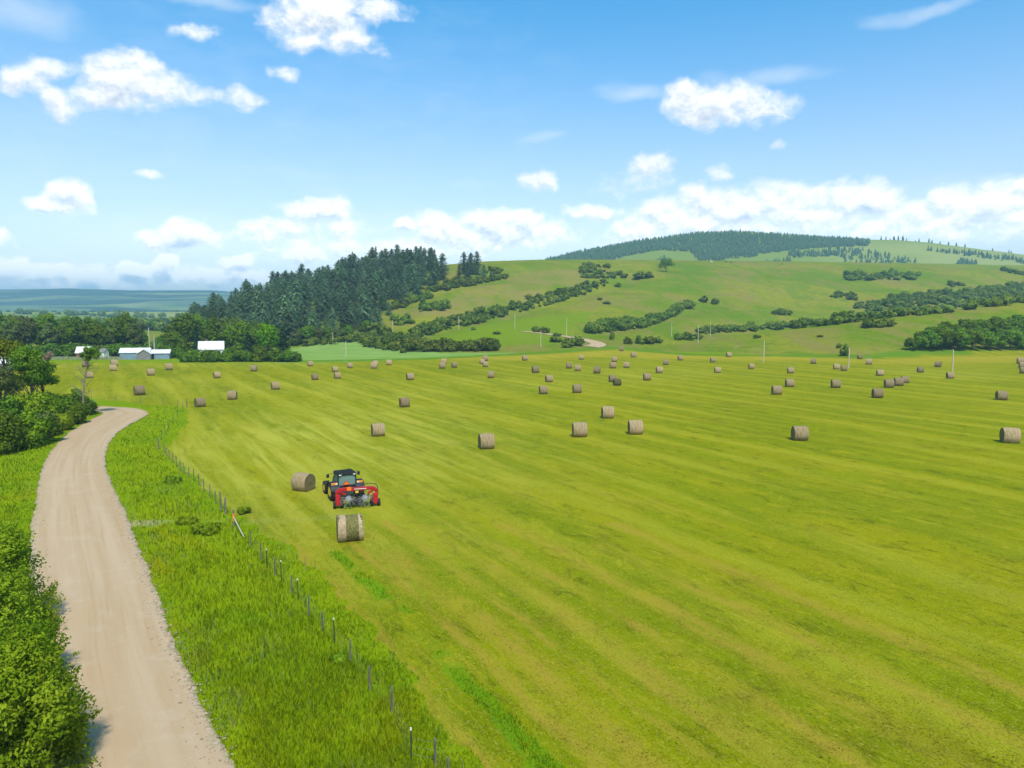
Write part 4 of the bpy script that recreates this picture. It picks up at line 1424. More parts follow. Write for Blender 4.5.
# ---- the two leafy bushes close to the camera, lower left
def near_bush(label, x, y, w, h, seed, nc, per):
    z = gz(x, y)
    root = thing('leafy_bush', label, 'bush', (x, y, z - .05), 0, 'big leafy bushes beside the near road')
    global rng
    keep = rng; rng = np.random.default_rng(seed)
    n = nc
    zf = rng.random(n) ** 1.25 * .93 + .04; an = rng.random(n) * 6.283
    pr = np.sqrt(np.clip(1 - zf ** 1.5, .02, 1)) * (1 + .12 * np.sin(an * 3 + seed) + .10 * np.sin(an * 5 + zf * 7))
    ro = w / 2 * pr * np.where(rng.random(n) < .75, rng.uniform(.74, .92, n), rng.uniform(.2, .7, n))
    C = np.stack([np.cos(an) * ro, np.sin(an) * ro, zf * h * .93], -1)
    rad = w * .135 * rng.uniform(.6, 1.3, n)
    P, N, D, idx, tone = clump_leaves(C, rad, per, .09, .85)
    # shoots that stick out of the outline
    ns = 90
    sd_ = rand_dir(ns * 2); sd_ = sd_[sd_[:, 2] > -.1][:ns]
    sp_, sn_, st_ = [], [], []
    for q in sd_:
        b = C[rng.integers(0, n)] + q * rad.mean() * .8
        for j in range(26):
            f = rng.random(); sp_.append(b + (q + np.array([0, 0, .35])) * f * .5 + rng.normal(0, .07, 3)); sn_.append(q + rng.normal(0, .8, 3)); st_.append(.45 + .5 * rng.random())
    P = np.vstack([P, sp_]); sn_ = np.array(sn_); N = np.vstack([N, sn_ / np.linalg.norm(sn_, axis=1)[:, None]]); D = np.vstack([D, np.repeat(sd_, 26, 0)]); tone = np.concatenate([tone, st_])
    ok = P[:, 2] > .05
    P, N, D, tone = P[ok], N[ok], D[ok], tone[ok]
    out = P - np.array([0, 0, h * .45]); out /= np.linalg.norm(out, axis=1)[:, None]
    sh = D * .55 + out * .5 + N * .55 * np.sign((N * out).sum(1))[:, None] + np.array([0, 0, .2])
    me = leaves('foliage', P, N, rng.uniform(.055, .115, len(P)), tone, sh, asp=.5)
    mesh_obj('foliage', me, L_NEAR, root)
    bm = bmesh.new()
    for k in rng.choice(n, 16, False):
        c = C[k]
        tube_mesh(bm, [(rng.normal(0, .15), rng.normal(0, .15), 0), (c[0] * .45, c[1] * .45, c[2] * .5), tuple(c)], [.06, .04, .012], 6)
    bm_obj('stems', bm, BARK, root, smooth=60)
    rng = keep


near_bush('nearest leafy bush at the lower left corner, overhanging the road', -17.7, 24.6, 4.5, 6.0, 141, 120, 300)
near_bush('leafy darker bush behind the nearest one, left of the road', -26.9, 36.5, 4.9, 6.2, 142, 95, 280)
near_bush('leafy bush at the left edge between its two neighbours', -22.9, 30.5, 4.8, 5.8, 143, 95, 280)
# ------------------------------------------------------------------ hay bales
def bale_mats():
    m1, t, o = new_mat('hay_wrapped')
    p = t.objc()
    st = t.noise(t.mapping(p, (5, 1.2, 1.2)), 1, 5, .65, .3); fine = t.noise(t.mapping(p, (26, 5, 5)), 1, 4, .7)
    c = t.mix(t.ramp(st, .3, .7), (.22, .165, .085), (.40, .31, .175))
    c = t.mix(t.math('MULTIPLY', t.ramp(fine, .5, .75), .6), c, (.16, .13, .07))
    c = t.mix(t.math('MULTIPLY', t.ramp(t.noise(t.mapping(p, (1.3, .5, .5)), 1, 3), .48, .7), t.math('MULTIPLY', t.rand(), .9)), c, (.42, .28, .19))
    hs = t.add('ShaderNodeHueSaturation', {'Color': c, 'Value': t.math('MULTIPLY_ADD', t.rand(), .5, .72)})
    pbr(t, o, hs.outputs[0], .95, 0, 0, bump=fine, bump_d=.04, bump_s=.7)
    m2, t, o = new_mat('hay_end')
    p = t.objc()
    w = t.add('ShaderNodeTexWave', {'Vector': t.mapping(p, (0, 1, 1)), 'Scale': 4.2, 'Distortion': 3.5, 'Detail': 3.0, 'Detail Scale': 2.0}, wave_type='RINGS', rings_direction='SPHERICAL')
    n = t.noise(p, 9, 5, .7)
    c = t.mix(w.outputs['Fac'], (.115, .095, .040), (.27, .225, .115))
    c = t.mix(t.math('MULTIPLY', t.ramp(n, .45, .75), .6), c, (.10, .105, .035))
    pbr(t, o, c, 1, 0, 0, bump=n, bump_d=.05, bump_s=.8)
    return m1, m2


M_HAY, M_END = bale_mats()
M_NET = simple_mat('net_wrap', (.40, .30, .19), .85, 0, .22, 5, 0)
M_GREENHAY = simple_mat('green_hay', (.165, .150, .055), .95, 0, .5, 9, 0)


def bale_proto(seed, label, group):
    r = np.random.default_rng(seed)
    W, D = 1.62, 1.86
    root = thing('hay_bale', label, 'hay bale', (0, 0, 0), 0, group)
    R_ = D / 2
    seg = 40
    ph = r.random(4) * 6.28
    def rad(a, u):
        k = 1 + .012 * math.sin(3 * a + ph[0]) + .010 * math.sin(7 * a + ph[1] + u * 2) + .006 * math.sin(19 * a + ph[2] + u * 5)
        z = -math.cos(a)
        if z < -.82: k *= (.82 + (abs(z) - .82) * .25) / abs(z)       # settled flat where it lies
        return R_ * k * (1 - .045 * abs(u) ** 6)
    bm = bmesh.new(); us = np.linspace(-1, 1, 9)
    rings = []
    for u in us:
        rings.append([bm.verts.new((u * W / 2, math.sin(a) * rad(a, u), -math.cos(a) * rad(a, u) + R_ * .87)) for a in np.linspace(0, 2 * math.pi, seg, endpoint=False)])
    for A, B in zip(rings[:-1], rings[1:]):
        for i in range(seg):
            bm.faces.new((A[i], A[(i + 1) % seg], B[(i + 1) % seg], B[i]))
    bm_obj('wrapped_side', bm, M_HAY, root, smooth=50)
    for s in (-1, 1):
        bm = bmesh.new()
        prev = None
        for j, f in enumerate([.985, .8, .55, .3, .08]):
            ring = [bm.verts.new((s * (W / 2 - .012 + .03 * math.sin(j * 2.1) * (j > 0) + r.normal(0, .008)), math.sin(a) * rad(a, 1) * f, -math.cos(a) * rad(a, 1) * f + R_ * .87)) for a in np.linspace(0, 2 * math.pi, seg, endpoint=False)]
            if prev:
                for i in range(seg): bm.faces.new((prev[i], prev[(i + 1) % seg], ring[(i + 1) % seg], ring[i]))
            prev = ring
        bm.faces.new(prev)
        bm_obj('end_face', bm, M_END, root, smooth=60)
    return root


BALE = Kind([(lambda s: (lambda label, group: bale_proto(s, label, group)))(s) for s in (201, 202, 203, 204)])
GB = 'round hay bales spread over the mown field'
_bales = [  # px, py of the foot, width in pixels, turn in degrees, label
    (113.3, 371, 6, 0, 'small hay bale in front of the left gap beside the long barn, nearer of two'),
    (114.3, 366, 6, 0, 'reddish hay bale half hidden behind another, left of the long barn'),
    (150.8, 375.5, 6.5, 0, 'hay bale on the field straight below the grey gable of the barn'),
    (169, 370, 6.3, 0, 'small hay bale just right of the long barn, before the bushes'),
    (217, 378, 7, 12, 'hay bale on the field below the white house'),
    (253.8, 371.3, 6, 0, 'small hay bale close in front of the low hedge, right half'),
    (139.5, 395, 9, 0, 'hay bale just beyond the far wire fence, right of the road bend'),
    (200, 406.8, 11, 18, 'hay bale with a reddish left end, by the far corner of the wire fence'),
    (232.5, 399.5, 9.5, -8, 'hay bale up-field and right of the fence-corner bale'),
    (89.3, 378, 6, 0, 'hay bale seen through the bare branches of the half-dead tree'),
    (85.5, 367, 6, 0, 'farthest hay bale behind the half-dead tree, near the corral fence'),
    (310.3, 366.3, 5, 0, 'small hay bale at the field edge right of the hedge end'),
    (334.8, 371.8, 6, 12, 'upper one of the bale pair below the pale green crop strip, left'),
    (315, 380, 7, 12, 'hay bale left of and nearer than the pair below the crop strip'),
    (337.5, 378.5, 7, 12, 'lower one of the bale pair below the pale green crop strip, left'),
    (350, 368, 5, 0, 'small hay bale below the slim pole on the crop strip'),
    (374, 368.5, 6, 0, 'front bale of the overlapping two below the crop strip'),
    (375.5, 365.8, 5, 0, 'rear bale of the overlapping two below the crop strip'),
    (389, 365, 5, 0, 'small bale right of the overlapping two at the far field edge'),
    (410, 380, 8, 14, 'single bale halfway up the field below the foot-of-hill shrubs'),
    (275.3, 389.5, 8.5, 10, 'hay bale down-field from the right half of the low hedge'),
    (442.3, 368.5, 6, 0, 'front bale of the loose three below the hedge row on the bench'),
    (444, 363.8, 5, 0, 'rear bale of the loose three below the hedge row on the bench'),
    (454.3, 367.5, 5, 0, 'right bale of the loose three below the hedge row on the bench'),
    (482.3, 364, 4.5, 0, 'left bale of the tight three at the far edge, right of the bench hedge'),
    (485.5, 367, 5, 0, 'front bale of the tight three at the far edge, right of the bench hedge'),
    (485.5, 360.8, 5, 0, 'rear bale of the tight three at the far edge, right of the bench hedge'),
    (491, 378, 6.5, 0, 'bale standing alone below the tight three'),
    (404.5, 407, 11, 14, 'mid-field bale with a dark left end, alone between near and far bales'),
    (524.8, 360.5, 5, 0, 'small bale alone at the far edge below the tall slim pole'),
    (535.5, 372.8, 6.5, 0, 'bale right of and farther than the one under the tight three'),
    (549, 382, 8, 14, 'bale with a reddish end, behind the mid-field pair left'),
    (543.3, 393.8, 9, 10, 'left bale of the mid-field pair standing level with each other'),
    (577, 392.8, 9.5, 10, 'right bale of the mid-field pair standing level with each other'),
    (569, 368.5, 5.5, 0, 'left bale of two close neighbours below the road bend'),
    (577.8, 371, 6, 0, 'right bale of two close neighbours below the road bend'),
    (581.3, 359.5, 4.5, 0, 'tiny bale at the far edge just below the road bend'),
    (597, 373.3, 6.5, 0, 'bale right of the two close neighbours below the road bend'),
    (612.8, 368.3, 6, 0, 'left bale of the far trio under the clump of dark bushes'),
    (614.3, 361.8, 5, 0, 'rear bale of the far trio under the clump of dark bushes'),
    (626.5, 367.8, 5.5, 0, 'right bale of the far trio under the clump of dark bushes'),
    (621.5, 351, 4, 0, 'topmost tiny bale, beyond the far field edge right of the road bend'),
    (633.5, 357.3, 5, 0, 'small bale at the far edge below the clump of dark bushes'),
    (612.5, 382, 8, 12, 'pale bale with a dark rough bale touching its front'),
    (647, 380.3, 8, 12, 'bale right of the touching pair in the middle distance'),
    (659.3, 372.8, 7, 12, 'bale up-field and right of the one beside the touching pair'),
    (665.8, 365, 5.5, 0, 'small far bale below the start of the low spur'),
    (680.3, 360.3, 5.5, 14, 'small bale at the far edge below the pole row on the spur'),
    (717.5, 372.8, 6.5, 10, 'bale in the wide gap left of the first field pole'),
    (712.8, 362.3, 5.5, 14, 'far-edge bale up-field from the one in the wide gap'),
    (728.8, 357, 5.5, 16, 'bale at the ditch line left of the first field pole'),
    (751.3, 368.8, 6, 14, 'bale just below and left of the first field pole'),
    (607.5, 418, 13, 10, 'large bale mid-field, up-field from the level middle two'),
    (790.5, 373.3, 6.5, 10, 'rearmost bale in the receding file of three right of centre'),
    (789.5, 386.8, 9, 14, 'middle bale in the receding file of three right of centre'),
    (776.5, 394.5, 10.5, 14, 'nearest bale in the receding file of three right of centre'),
    (813.3, 363.8, 5, 0, 'small far-edge bale between the two field poles, left part'),
    (836.3, 369.3, 6, 10, 'left bale of the two at the foot of the second field pole'),
    (843.8, 370.8, 6, 10, 'right bale of the two at the foot of the second field pole'),
    (835.5, 387.8, 9.5, 14, 'bale below the second field pole, nearer than those at its foot'),
    (868.8, 364.5, 5.5, 0, 'far-edge bale right of the second field pole'),
    (859.8, 359, 5, 18, 'tiny bale on the grass edge just right of the round field-edge bush'),
    (879.8, 375.8, 7, 14, 'bale behind the row of three on the right, up-field and left'),
    (877.3, 397.8, 11, 16, 'bale in front of the slanting row of three on the right'),
    (888.8, 387.5, 9.5, 14, 'left and nearest bale of the slanting row of three on the right'),
    (898.5, 385.8, 9.5, 14, 'middle bale of the slanting row of three on the right'),
    (904.8, 383, 8, 14, 'right and farthest bale of the slanting row of three on the right'),
    (920.3, 372.5, 6.5, 16, 'bale up-field between the slanting row and the third pole'),
    (938, 367, 6.5, -16, 'bale below the left part of the grove, turned the other way'),
    (950, 378.5, 7.5, 18, 'bale at the foot of the third field pole on the right'),
    (1001.3, 399.8, 11, 18, 'bale near the right edge, up-field of the big corner one'),
    (1020.5, 363.8, 7, 10, 'rear bale of the stack-like three cut by the right edge'),
    (1022.5, 368.3, 7, 10, 'middle bale of the three cut by the right edge'),
    (1023.5, 373.3, 7, 10, 'front bale of the three cut by the right edge'),
    (486.3, 448.3, 17, 12, 'big bale with a dark left end, lowest one in the middle of the field'),
    (579.5, 436.5, 15.5, 8, 'left one of the two big level bales in the middle of the field'),
    (635.2, 433.9, 15.5, 10, 'right one of the two big level bales in the middle of the field'),
    (378, 435.8, 14, 10, 'big bale up-field of the tractor, with a rusty stripe at its left'),
    (799.5, 440, 17, 17, 'big bale with rusty streaks, alone right of the middle of the field'),
    (1009.6, 442.5, 18, 17, 'biggest bale at the right edge, showing its round left end'),
    (303.5, 490, 24, -38, 'bale left of the tractor, turned so that its round right end shows'),
]
for px, py, w, rz, lab in _bales:
    h = hit(px, py)
    k = h[1] / F0
    tr = abs(math.sin(R(rz)))
    s = float(np.clip(w * k / (1.62 * math.cos(R(rz)) + 1.86 * tr * .9), .82, 1.18))
    view = math.atan2(h[0], h[1])
    turn = R(rz) if rz else rng.normal(R(3), R(5))
    BALE.put(int(rng.integers(0, 4)), (h[0], h[1], h[2] - .01), -view + turn, s, lab, GB)
# rough unwrapped bale in front of its neighbour
h = hit(617, 385.5)
o_ = bale_proto(209, 'dark rough unwrapped bale touching the front of a pale bale', GB)
o_.location = (h[0], h[1], h[2] - .02); o_.rotation_euler = (0, 0, .25); o_.scale = (.98, .92, .92)
for c_ in o_.children:
    c_.data.materials[0] = simple_mat('rough_hay', (.105, .095, .04), 1, 0, .5, 7, 0) if c_.name.startswith('wrapped') else M_END

# the nearest bale: two bands of pale net round it, bare green hay between them
h = hit(350, 539.3)
NB = thing('hay_bale', 'nearest bale, with two pale net bands and a strip of dark green hay between', 'hay bale', (h[0], h[1], h[2] - .01), -math.atan2(h[0], h[1]) + R(4), GB)
sc_ = 28 * h[1] / F0 / 1.9
def near_band(name, x0, x1, mat, rr, rough):
    bm = bmesh.new(); seg = 56; r = np.random.default_rng(int(abs(x0) * 100) + 3)
    rings = []
    for x in np.linspace(x0, x1, 7):
        ring = []
        for i in range(seg):
            a = 2 * math.pi * i / seg
            q = rr * (1 + r.normal(0, rough) + .008 * math.sin(5 * a)) * (1 - .03 * abs(x / .95) ** 6)
            z = -math.cos(a); q *= ((.82 + (abs(z) - .82) * .25) / abs(z)) if z < -.82 else 1
            ring.append(bm.verts.new((x, math.sin(a) * q, -math.cos(a) * q + .93 * .87)))
        rings.append(ring)
    for A, B in zip(rings[:-1], rings[1:]):
        for i in range(seg): bm.faces.new((A[i], A[(i + 1) % seg], B[(i + 1) % seg], B[i]))
    return bm_obj(name, bm, mat, NB, smooth=60)
near_band('net_band', -.86, -.30, M_NET, .945, .002)
near_band('net_band', .56, .87, simple_mat('net_wrap_frayed', (.42, .33, .21), .9, 0, .35, 8, 0), .943, .003)
near_band('hay_strip', -.33, .60, M_GREENHAY, .925, .012)
for s in (-1, 1):
    bm = bmesh.new(); b_lathe(bm, [(s * .80, .0), (s * .85, .3), (s * .83, .6), (s * .865, .925)][::1] if False else [(s * .70, .90), (s * .862, .925), (s * .84, .7), (s * .86, .4), (s * .85, .1)], 48, 'X', (0, 0, .93 * .87 + .04))
    for v in bm.verts: v.co.z = max(v.co.z, .02)
    bm_obj('end_face', bm, M_END, NB, smooth=60)
NB.scale = (sc_,) * 3

# loose straw lying round the bales
_q = []
for px, py, w, rz, lab in _bales:
    h = hit(px, py)
    if h[1] < 260:
        n = int(2600 / h[1] * 3)
        a = rng.random(n) * 6.283; r_ = rng.uniform(.5, 1.7, n)
        _q.append(np.stack([h[0] + np.cos(a) * r_ * 1.1, h[1] + .3 + np.sin(a) * r_], -1))
h = hit(350, 539.3); a = rng.random(260) * 6.283; r_ = rng.uniform(.6, 2.0, 260)
_q.append(np.stack([h[0] + np.cos(a) * r_ * 1.1, h[1] + .5 + np.sin(a) * r_], -1))
_q = np.vstack(_q); n = len(_q)
def straw_colour(t): return t.mix(t.noise(t.pos(), 3, 3), (.30, .25, .06), (.36, .33, .09))
blades('loose_straw', _q, rng.uniform(.03, .10, n), np.maximum(.02, np.hypot(_q[:, 0], _q[:, 1]) * .0008), rng.uniform(1, 4, n), rng.random(n), blade_mat('loose_straw', straw_colour, (.20, .20, .02), (.46, .40, .15)), 'loose straw fallen round the feet of the hay bales', 'straw', up=1.2)

# ------------------------------------------------------------------ tractor
M_GREEN = simple_mat('tractor_green', (.020, .085, .022), .35, 0, .2, 4, .5, (.06, .055, .04))
M_YEL = simple_mat('rim_yellow', (.72, .52, .03), .45, 0, .12, 5, .4, (.35, .26, .08))
M_TYRE = simple_mat('tyre_rubber', (.028, .027, .026), .85, 0, .35, 7, .2, (.11, .09, .06))
M_BLACK = simple_mat('black_plastic', (.022, .022, .024), .5, 0, .25, 8, .4)
M_ORANGE = simple_mat('warning_orange', (.95, .20, .015), .5, 0, .08, 8, .3)
M_AMBER = simple_mat('amber_lamp', (.80, .30, .03), .25, 0, .15, 9, .6)
M_REDREF = simple_mat('red_reflector', (.62, .02, .02), .35, 0, .1, 9, .5)
M_RED = simple_mat('rake_red', (.47, .012, .022), .38, 0, .2, 3, .5, (.22, .03, .02))
M_STEEL = simple_mat('tine_steel', (.42, .42, .41), .45, .5, .3, 8, .5)
M_TINE = simple_mat('tine_grey', (.20, .20, .195), .6, .2, .35, 8, .2)
M_DKSTEEL = simple_mat('dark_steel', (.06, .06, .065), .55, .3, .3, 8, .4)
M_SEAT = simple_mat('seat_cloth', (.05, .045, .04), .8, 0, .3, 8, .2)
M_ROOF = simple_mat('cab_roof_dark', (.020, .024, .020), .7, 0, .2, 5, .08)
M_WHITE = simple_mat('white_lamp', (.78, .76, .70), .3, 0, .05, 9, .5)


def glass_mat():
    m, t, o = new_mat('cab_glass')
    p = t.add('ShaderNodeBsdfPrincipled')
    p.inputs['Base Color'].default_value = (.22, .36, .30, 1); p.inputs['Roughness'].default_value = .06
    p.inputs['Alpha'].default_value = .6; p.inputs['Specular IOR Level'].default_value = .8
    t.l.new(p.outputs[0], o.inputs[0])
    return m


M_GLASS = glass_mat()


def wheel(parent, x, y, r, w, rim_r, lugs, side):
    wh = bpy.data.objects.new('wheel', None); link(wh, parent); wh.location = (x, y, r)
    bm = bmesh.new()
    h_ = w / 2
    b_lathe(bm, [(-h_ * .8, rim_r), (-h_, rim_r * 1.06), (-h_, r * .86), (-h_ * .82, r * .95), (0, r * .965), (h_ * .82, r * .95), (h_, r * .86), (h_, rim_r * 1.06), (h_ * .8, rim_r)], 40)
    for i in range(lugs):
        a = 2 * math.pi * i / lugs
        for s in (-1, 1):
            aa = a + (math.pi / lugs if s > 0 else 0)
            m = Matrix.Rotation(aa, 4, 'X') @ Matrix.Translation((s * h_ * .48, 0, r * .965)) @ Matrix.Rotation(s * .6, 4, 'Z')
            rr = bmesh.ops.create_cube(bm, size=1)
            for v in rr['verts']: v.co = m @ Vector((v.co.x * w * .52, v.co.y * r * .075, v.co.z * r * .075))
    bm_obj('tyre', bm, M_TYRE, wh, smooth=40)
    bm = bmesh.new(); q = side
    b_lathe(bm, [(q * h_ * .95, rim_r * 1.0), (q * h_ * .98, rim_r * .93), (q * h_ * .45, rim_r * .86), (q * h_ * .35, rim_r * .45), (q * h_ * .62, rim_r * .38), (q * h_ * .62, rim_r * .12), (q * h_ * .55, 0.01)], 32)
    for i in range(8):
        a = i * math.pi / 4
        b_cyl(bm, (q * h_ * .34, math.cos(a) * rim_r * .32, math.sin(a) * rim_r * .32), (q * h_ * .72, math.cos(a) * rim_r * .32, math.sin(a) * rim_r * .32), rim_r * .045, seg=6)
    bm_obj('rim', bm, M_YEL, wh, smooth=40)
    return wh


def smv(parent, c, s, name='warning_triangle'):
    """orange triangle with a dark red border, seen from behind"""
    bm = bmesh.new(); t = .012
    def tri(k, y):
        return [(c[0] - s * .5 * k, y, c[2] - s * .29 * k), (c[0] + s * .5 * k, y, c[2] - s * .29 * k), (c[0], y, c[2] + s * .58 * k)]
    def prism(P, y0, y1):
        a = [bm.verts.new((p[0], y0, p[2])) for p in P]; b = [bm.verts.new((p[0], y1, p[2])) for p in P]
        bm.faces.new(a); bm.faces.new(b[::-1])
        for i in range(3): bm.faces.new((a[i], a[(i + 1) % 3], b[(i + 1) % 3], b[i]))
    prism(tri(1.0, 0), c[1] - t, c[1])
    o = bm_obj('triangle_border', bm, M_REDREF, parent)
    o.name = name
    bm = bmesh.new()
    prism(tri(.74, 0), c[1] - t - .008, c[1] - t - .002)
    bm_obj('orange_centre', bm, M_ORANGE, o)
    return o


_fw = R(27)      # heading turned to the left of the view direction
RK = hit(357.0, 507.0)
def rel(o, x, y, z=0.0, a=_fw):
    return (o[0] + x * math.cos(a) - y * math.sin(a), o[1] + x * math.sin(a) + y * math.cos(a), 0)
tl = rel(RK, -.15, 3.3)
TR = thing('tractor', 'dark green tractor with yellow wheel rims and glazed cab, pulling a red rake', 'tractor', (tl[0], tl[1], gz(tl[0], tl[1]) - .02), _fw)
TR.scale = (1.15, 1.0, .865)
for s in (-1, 1):
    wheel(TR, s * 1.02, 0, .95, .56, .52, 20, s)
    wheel(TR, s * .98, 2.75, .70, .46, .38, 18, s)
bm = bmesh.new()      # chassis, hood, nose
b_box(bm, (0, .35, .95), (.62, 1.3, .55)); b_box(bm, (0, 2.0, .88), (.5, 2.2, .5)); b_box(bm, (0, 2.75, .62), (1.5, .22, .2))
bm_obj('chassis', bm, M_DKSTEEL, TR, bevel=.03)
bm = bmesh.new(); b_box(bm, (0, 2.2, 1.42), (.86, 2.3, .62), taper=(.82, .96)); b_box(bm, (0, 3.42, 1.32), (.74, .2, .62), taper=(.8, .6))
hd = bm_obj('hood', bm, M_GREEN, TR, bevel=.06, smooth=40)
bm = bmesh.new(); b_box(bm, (0, 3.53, 1.3), (.6, .03, .42)); bm_obj('grille', bm, M_BLACK, hd)
bm = bmesh.new(); b_cyl(bm, (.52, 1.35, 1.4), (.52, 1.35, 2.75), .055); b_cyl(bm, (.52, 1.35, 1.5), (.52, 1.35, 2.2), .085); b_cyl(bm, (.52, 1.35, 2.75), (.56, 1.28, 2.9), .05)
bm_obj('exhaust_pipe', bm, M_BLACK, TR, smooth=40)
for s in (-1, 1):      # mudguards
    bm = bmesh.new(); x0, x1 = s * .62, s * 1.34
    arc = [(1.03 * math.cos(a), .95 + 1.03 * math.sin(a)) for a in np.radians(np.arange(-8 + 20, 175, 12))]
    top = [[bm.verts.new((x, -y * 1.0, z)) for (y, z) in arc] for x in (x0, x1)]
    bot = [[bm.verts.new((x, -y * .95, .95 + (z - .95) * .95)) for (y, z) in arc] for x in (x0, x1)]
    for i in range(len(arc) - 1):
        bm.faces.new((top[0][i], top[0][i + 1], top[1][i + 1], top[1][i])); bm.faces.new((bot[0][i], bot[1][i], bot[1][i + 1], bot[0][i + 1]))
        for k in (0, 1): bm.faces.new((top[k][i], bot[k][i], bot[k][i + 1], top[k][i + 1]))
    for i in (0, len(arc) - 1): bm.faces.new((top[0][i], top[1][i], bot[1][i], bot[0][i]))
    fd = bm_obj('mudguard', bm, M_BLACK, TR, smooth=40)
    bm = bmesh.new(); b_box(bm, (s * 1.0, -.60, 1.86), (.50, .10, .24)); lp = bm_obj('tail_lamp', bm, M_AMBER, fd, bevel=.03)
    bm = bmesh.new(); b_box(bm, (s * .86, -.66, 1.86), (.16, .03, .16)); bm_obj('lamp_lens', bm, M_WHITE, lp, bevel=.01)
bm = bmesh.new()      # cab frame: posts, sills, bulkhead
cabx0, cabx1 = .74, .68
P4 = [(-1, -.62), (1, -.62), (1, 1.0), (-1, 1.0)]
for sx, y in P4:
    b_cyl(bm, (sx * cabx0, y, 1.25), (sx * cabx1, y + (.10 if y < 0 else -.12), 2.72), .055, seg=8)
for z, k in ((1.3, cabx0), (2.70, cabx1)):
    yb, yf = (-.62, 1.0) if z < 2 else (-.52, .88)
    for a, b in (((-k, yb, z), (k, yb, z)), ((-k, yf, z), (k, yf, z)), ((-k, yb, z), (-k, yf, z)), ((k, yb, z), (k, yf, z))): b_cyl(bm, a, b, .05, seg=8)
b_box(bm, (0, .2, 1.22), (1.4, 1.5, .16)); b_box(bm, (0, -.60, 1.45), (1.38, .05, .34))
CB = bm_obj('cab', bm, M_BLACK, TR, smooth=50)
bm = bmesh.new(); b_box(bm, (0, .18, 2.84), (1.62, 1.72, .20), taper=(.86, .88)); bm_obj('cab_roof', bm, M_ROOF, CB, bevel=.05, smooth=40)
def pane(name, q):
    bm = bmesh.new(); vs_ = [bm.verts.new(p) for p in q]; f = bm.faces.new(vs_)
    e = bmesh.ops.extrude_face_region(bm, geom=[f]); n = f.normal
    bm.normal_update()
    for v in [g for g in e['geom'] if isinstance(g, bmesh.types.BMVert)]: v.co += f.normal * .012
    return bm_obj(name, bm, M_GLASS, CB)
pane('rear_window', [(-.66, -.61, 1.64), (.66, -.61, 1.64), (.62, -.53, 2.66), (-.62, -.53, 2.66)])
pane('windscreen', [(-.68, 1.0, 1.36), (.68, 1.0, 1.36), (.62, .89, 2.66), (-.62, .89, 2.66)])
pane('side_window', [(-.745, -.55, 1.36), (-.745, .94, 1.36), (-.69, .83, 2.66), (-.69, -.46, 2.66)])
pane('side_window', [(.745, -.55, 1.36), (.745, .94, 1.36), (.69, .83, 2.66), (.69, -.46, 2.66)])
bm = bmesh.new(); b_box(bm, (0, .05, 1.62), (.52, .5, .16)); b_box(bm, (0, -.22, 1.98), (.5, .14, .66)); bm_obj('seat', bm, M_SEAT, CB, bevel=.04)
bm = bmesh.new(); b_tube(bm, [(.2 * math.cos(a), .62 + .09 * math.sin(a), 1.92 + .18 * math.sin(a)) for a in np.linspace(0, 6.283, 17)], .018); b_cyl(bm, (0, .62, 1.92), (0, .85, 1.4), .03); bm_obj('steering_wheel', bm, M_BLACK, CB)
for s in (-1, 1):
    bm = bmesh.new(); b_tube(bm, [(s * .72, .9, 2.62), (s * 1.12, .82, 2.66), (s * 1.22, .80, 2.60)], .02); arm = bm_obj('mirror_arm', bm, M_BLACK, CB)
    bm = bmesh.new(); b_box(bm, (s * 1.24, .79, 2.42), (.22, .09, .40)); bm_obj('mirror', bm, M_BLACK, arm, bevel=.03)
    bm = bmesh.new(); b_box(bm, (s * .56, -.70, 2.76), (.18, .06, .11)); bm_obj('work_lamp', bm, M_WHITE, CB, bevel=.015)
smv(TR, (-.10, -.80, 1.86), .56)
bm = bmesh.new()       # three-point linkage
for s in (-1, 1):
    b_tube(bm, [(s * .36, -.3, .75), (s * .46, -1.15, .62)], .045); b_tube(bm, [(s * .34, -.35, 1.35), (s * .42, -.85, .68)], .03)
b_box(bm, (0, -.5, .85), (.7, .5, .4))
bm_obj('hitch_arms', bm, M_DKSTEEL, TR)

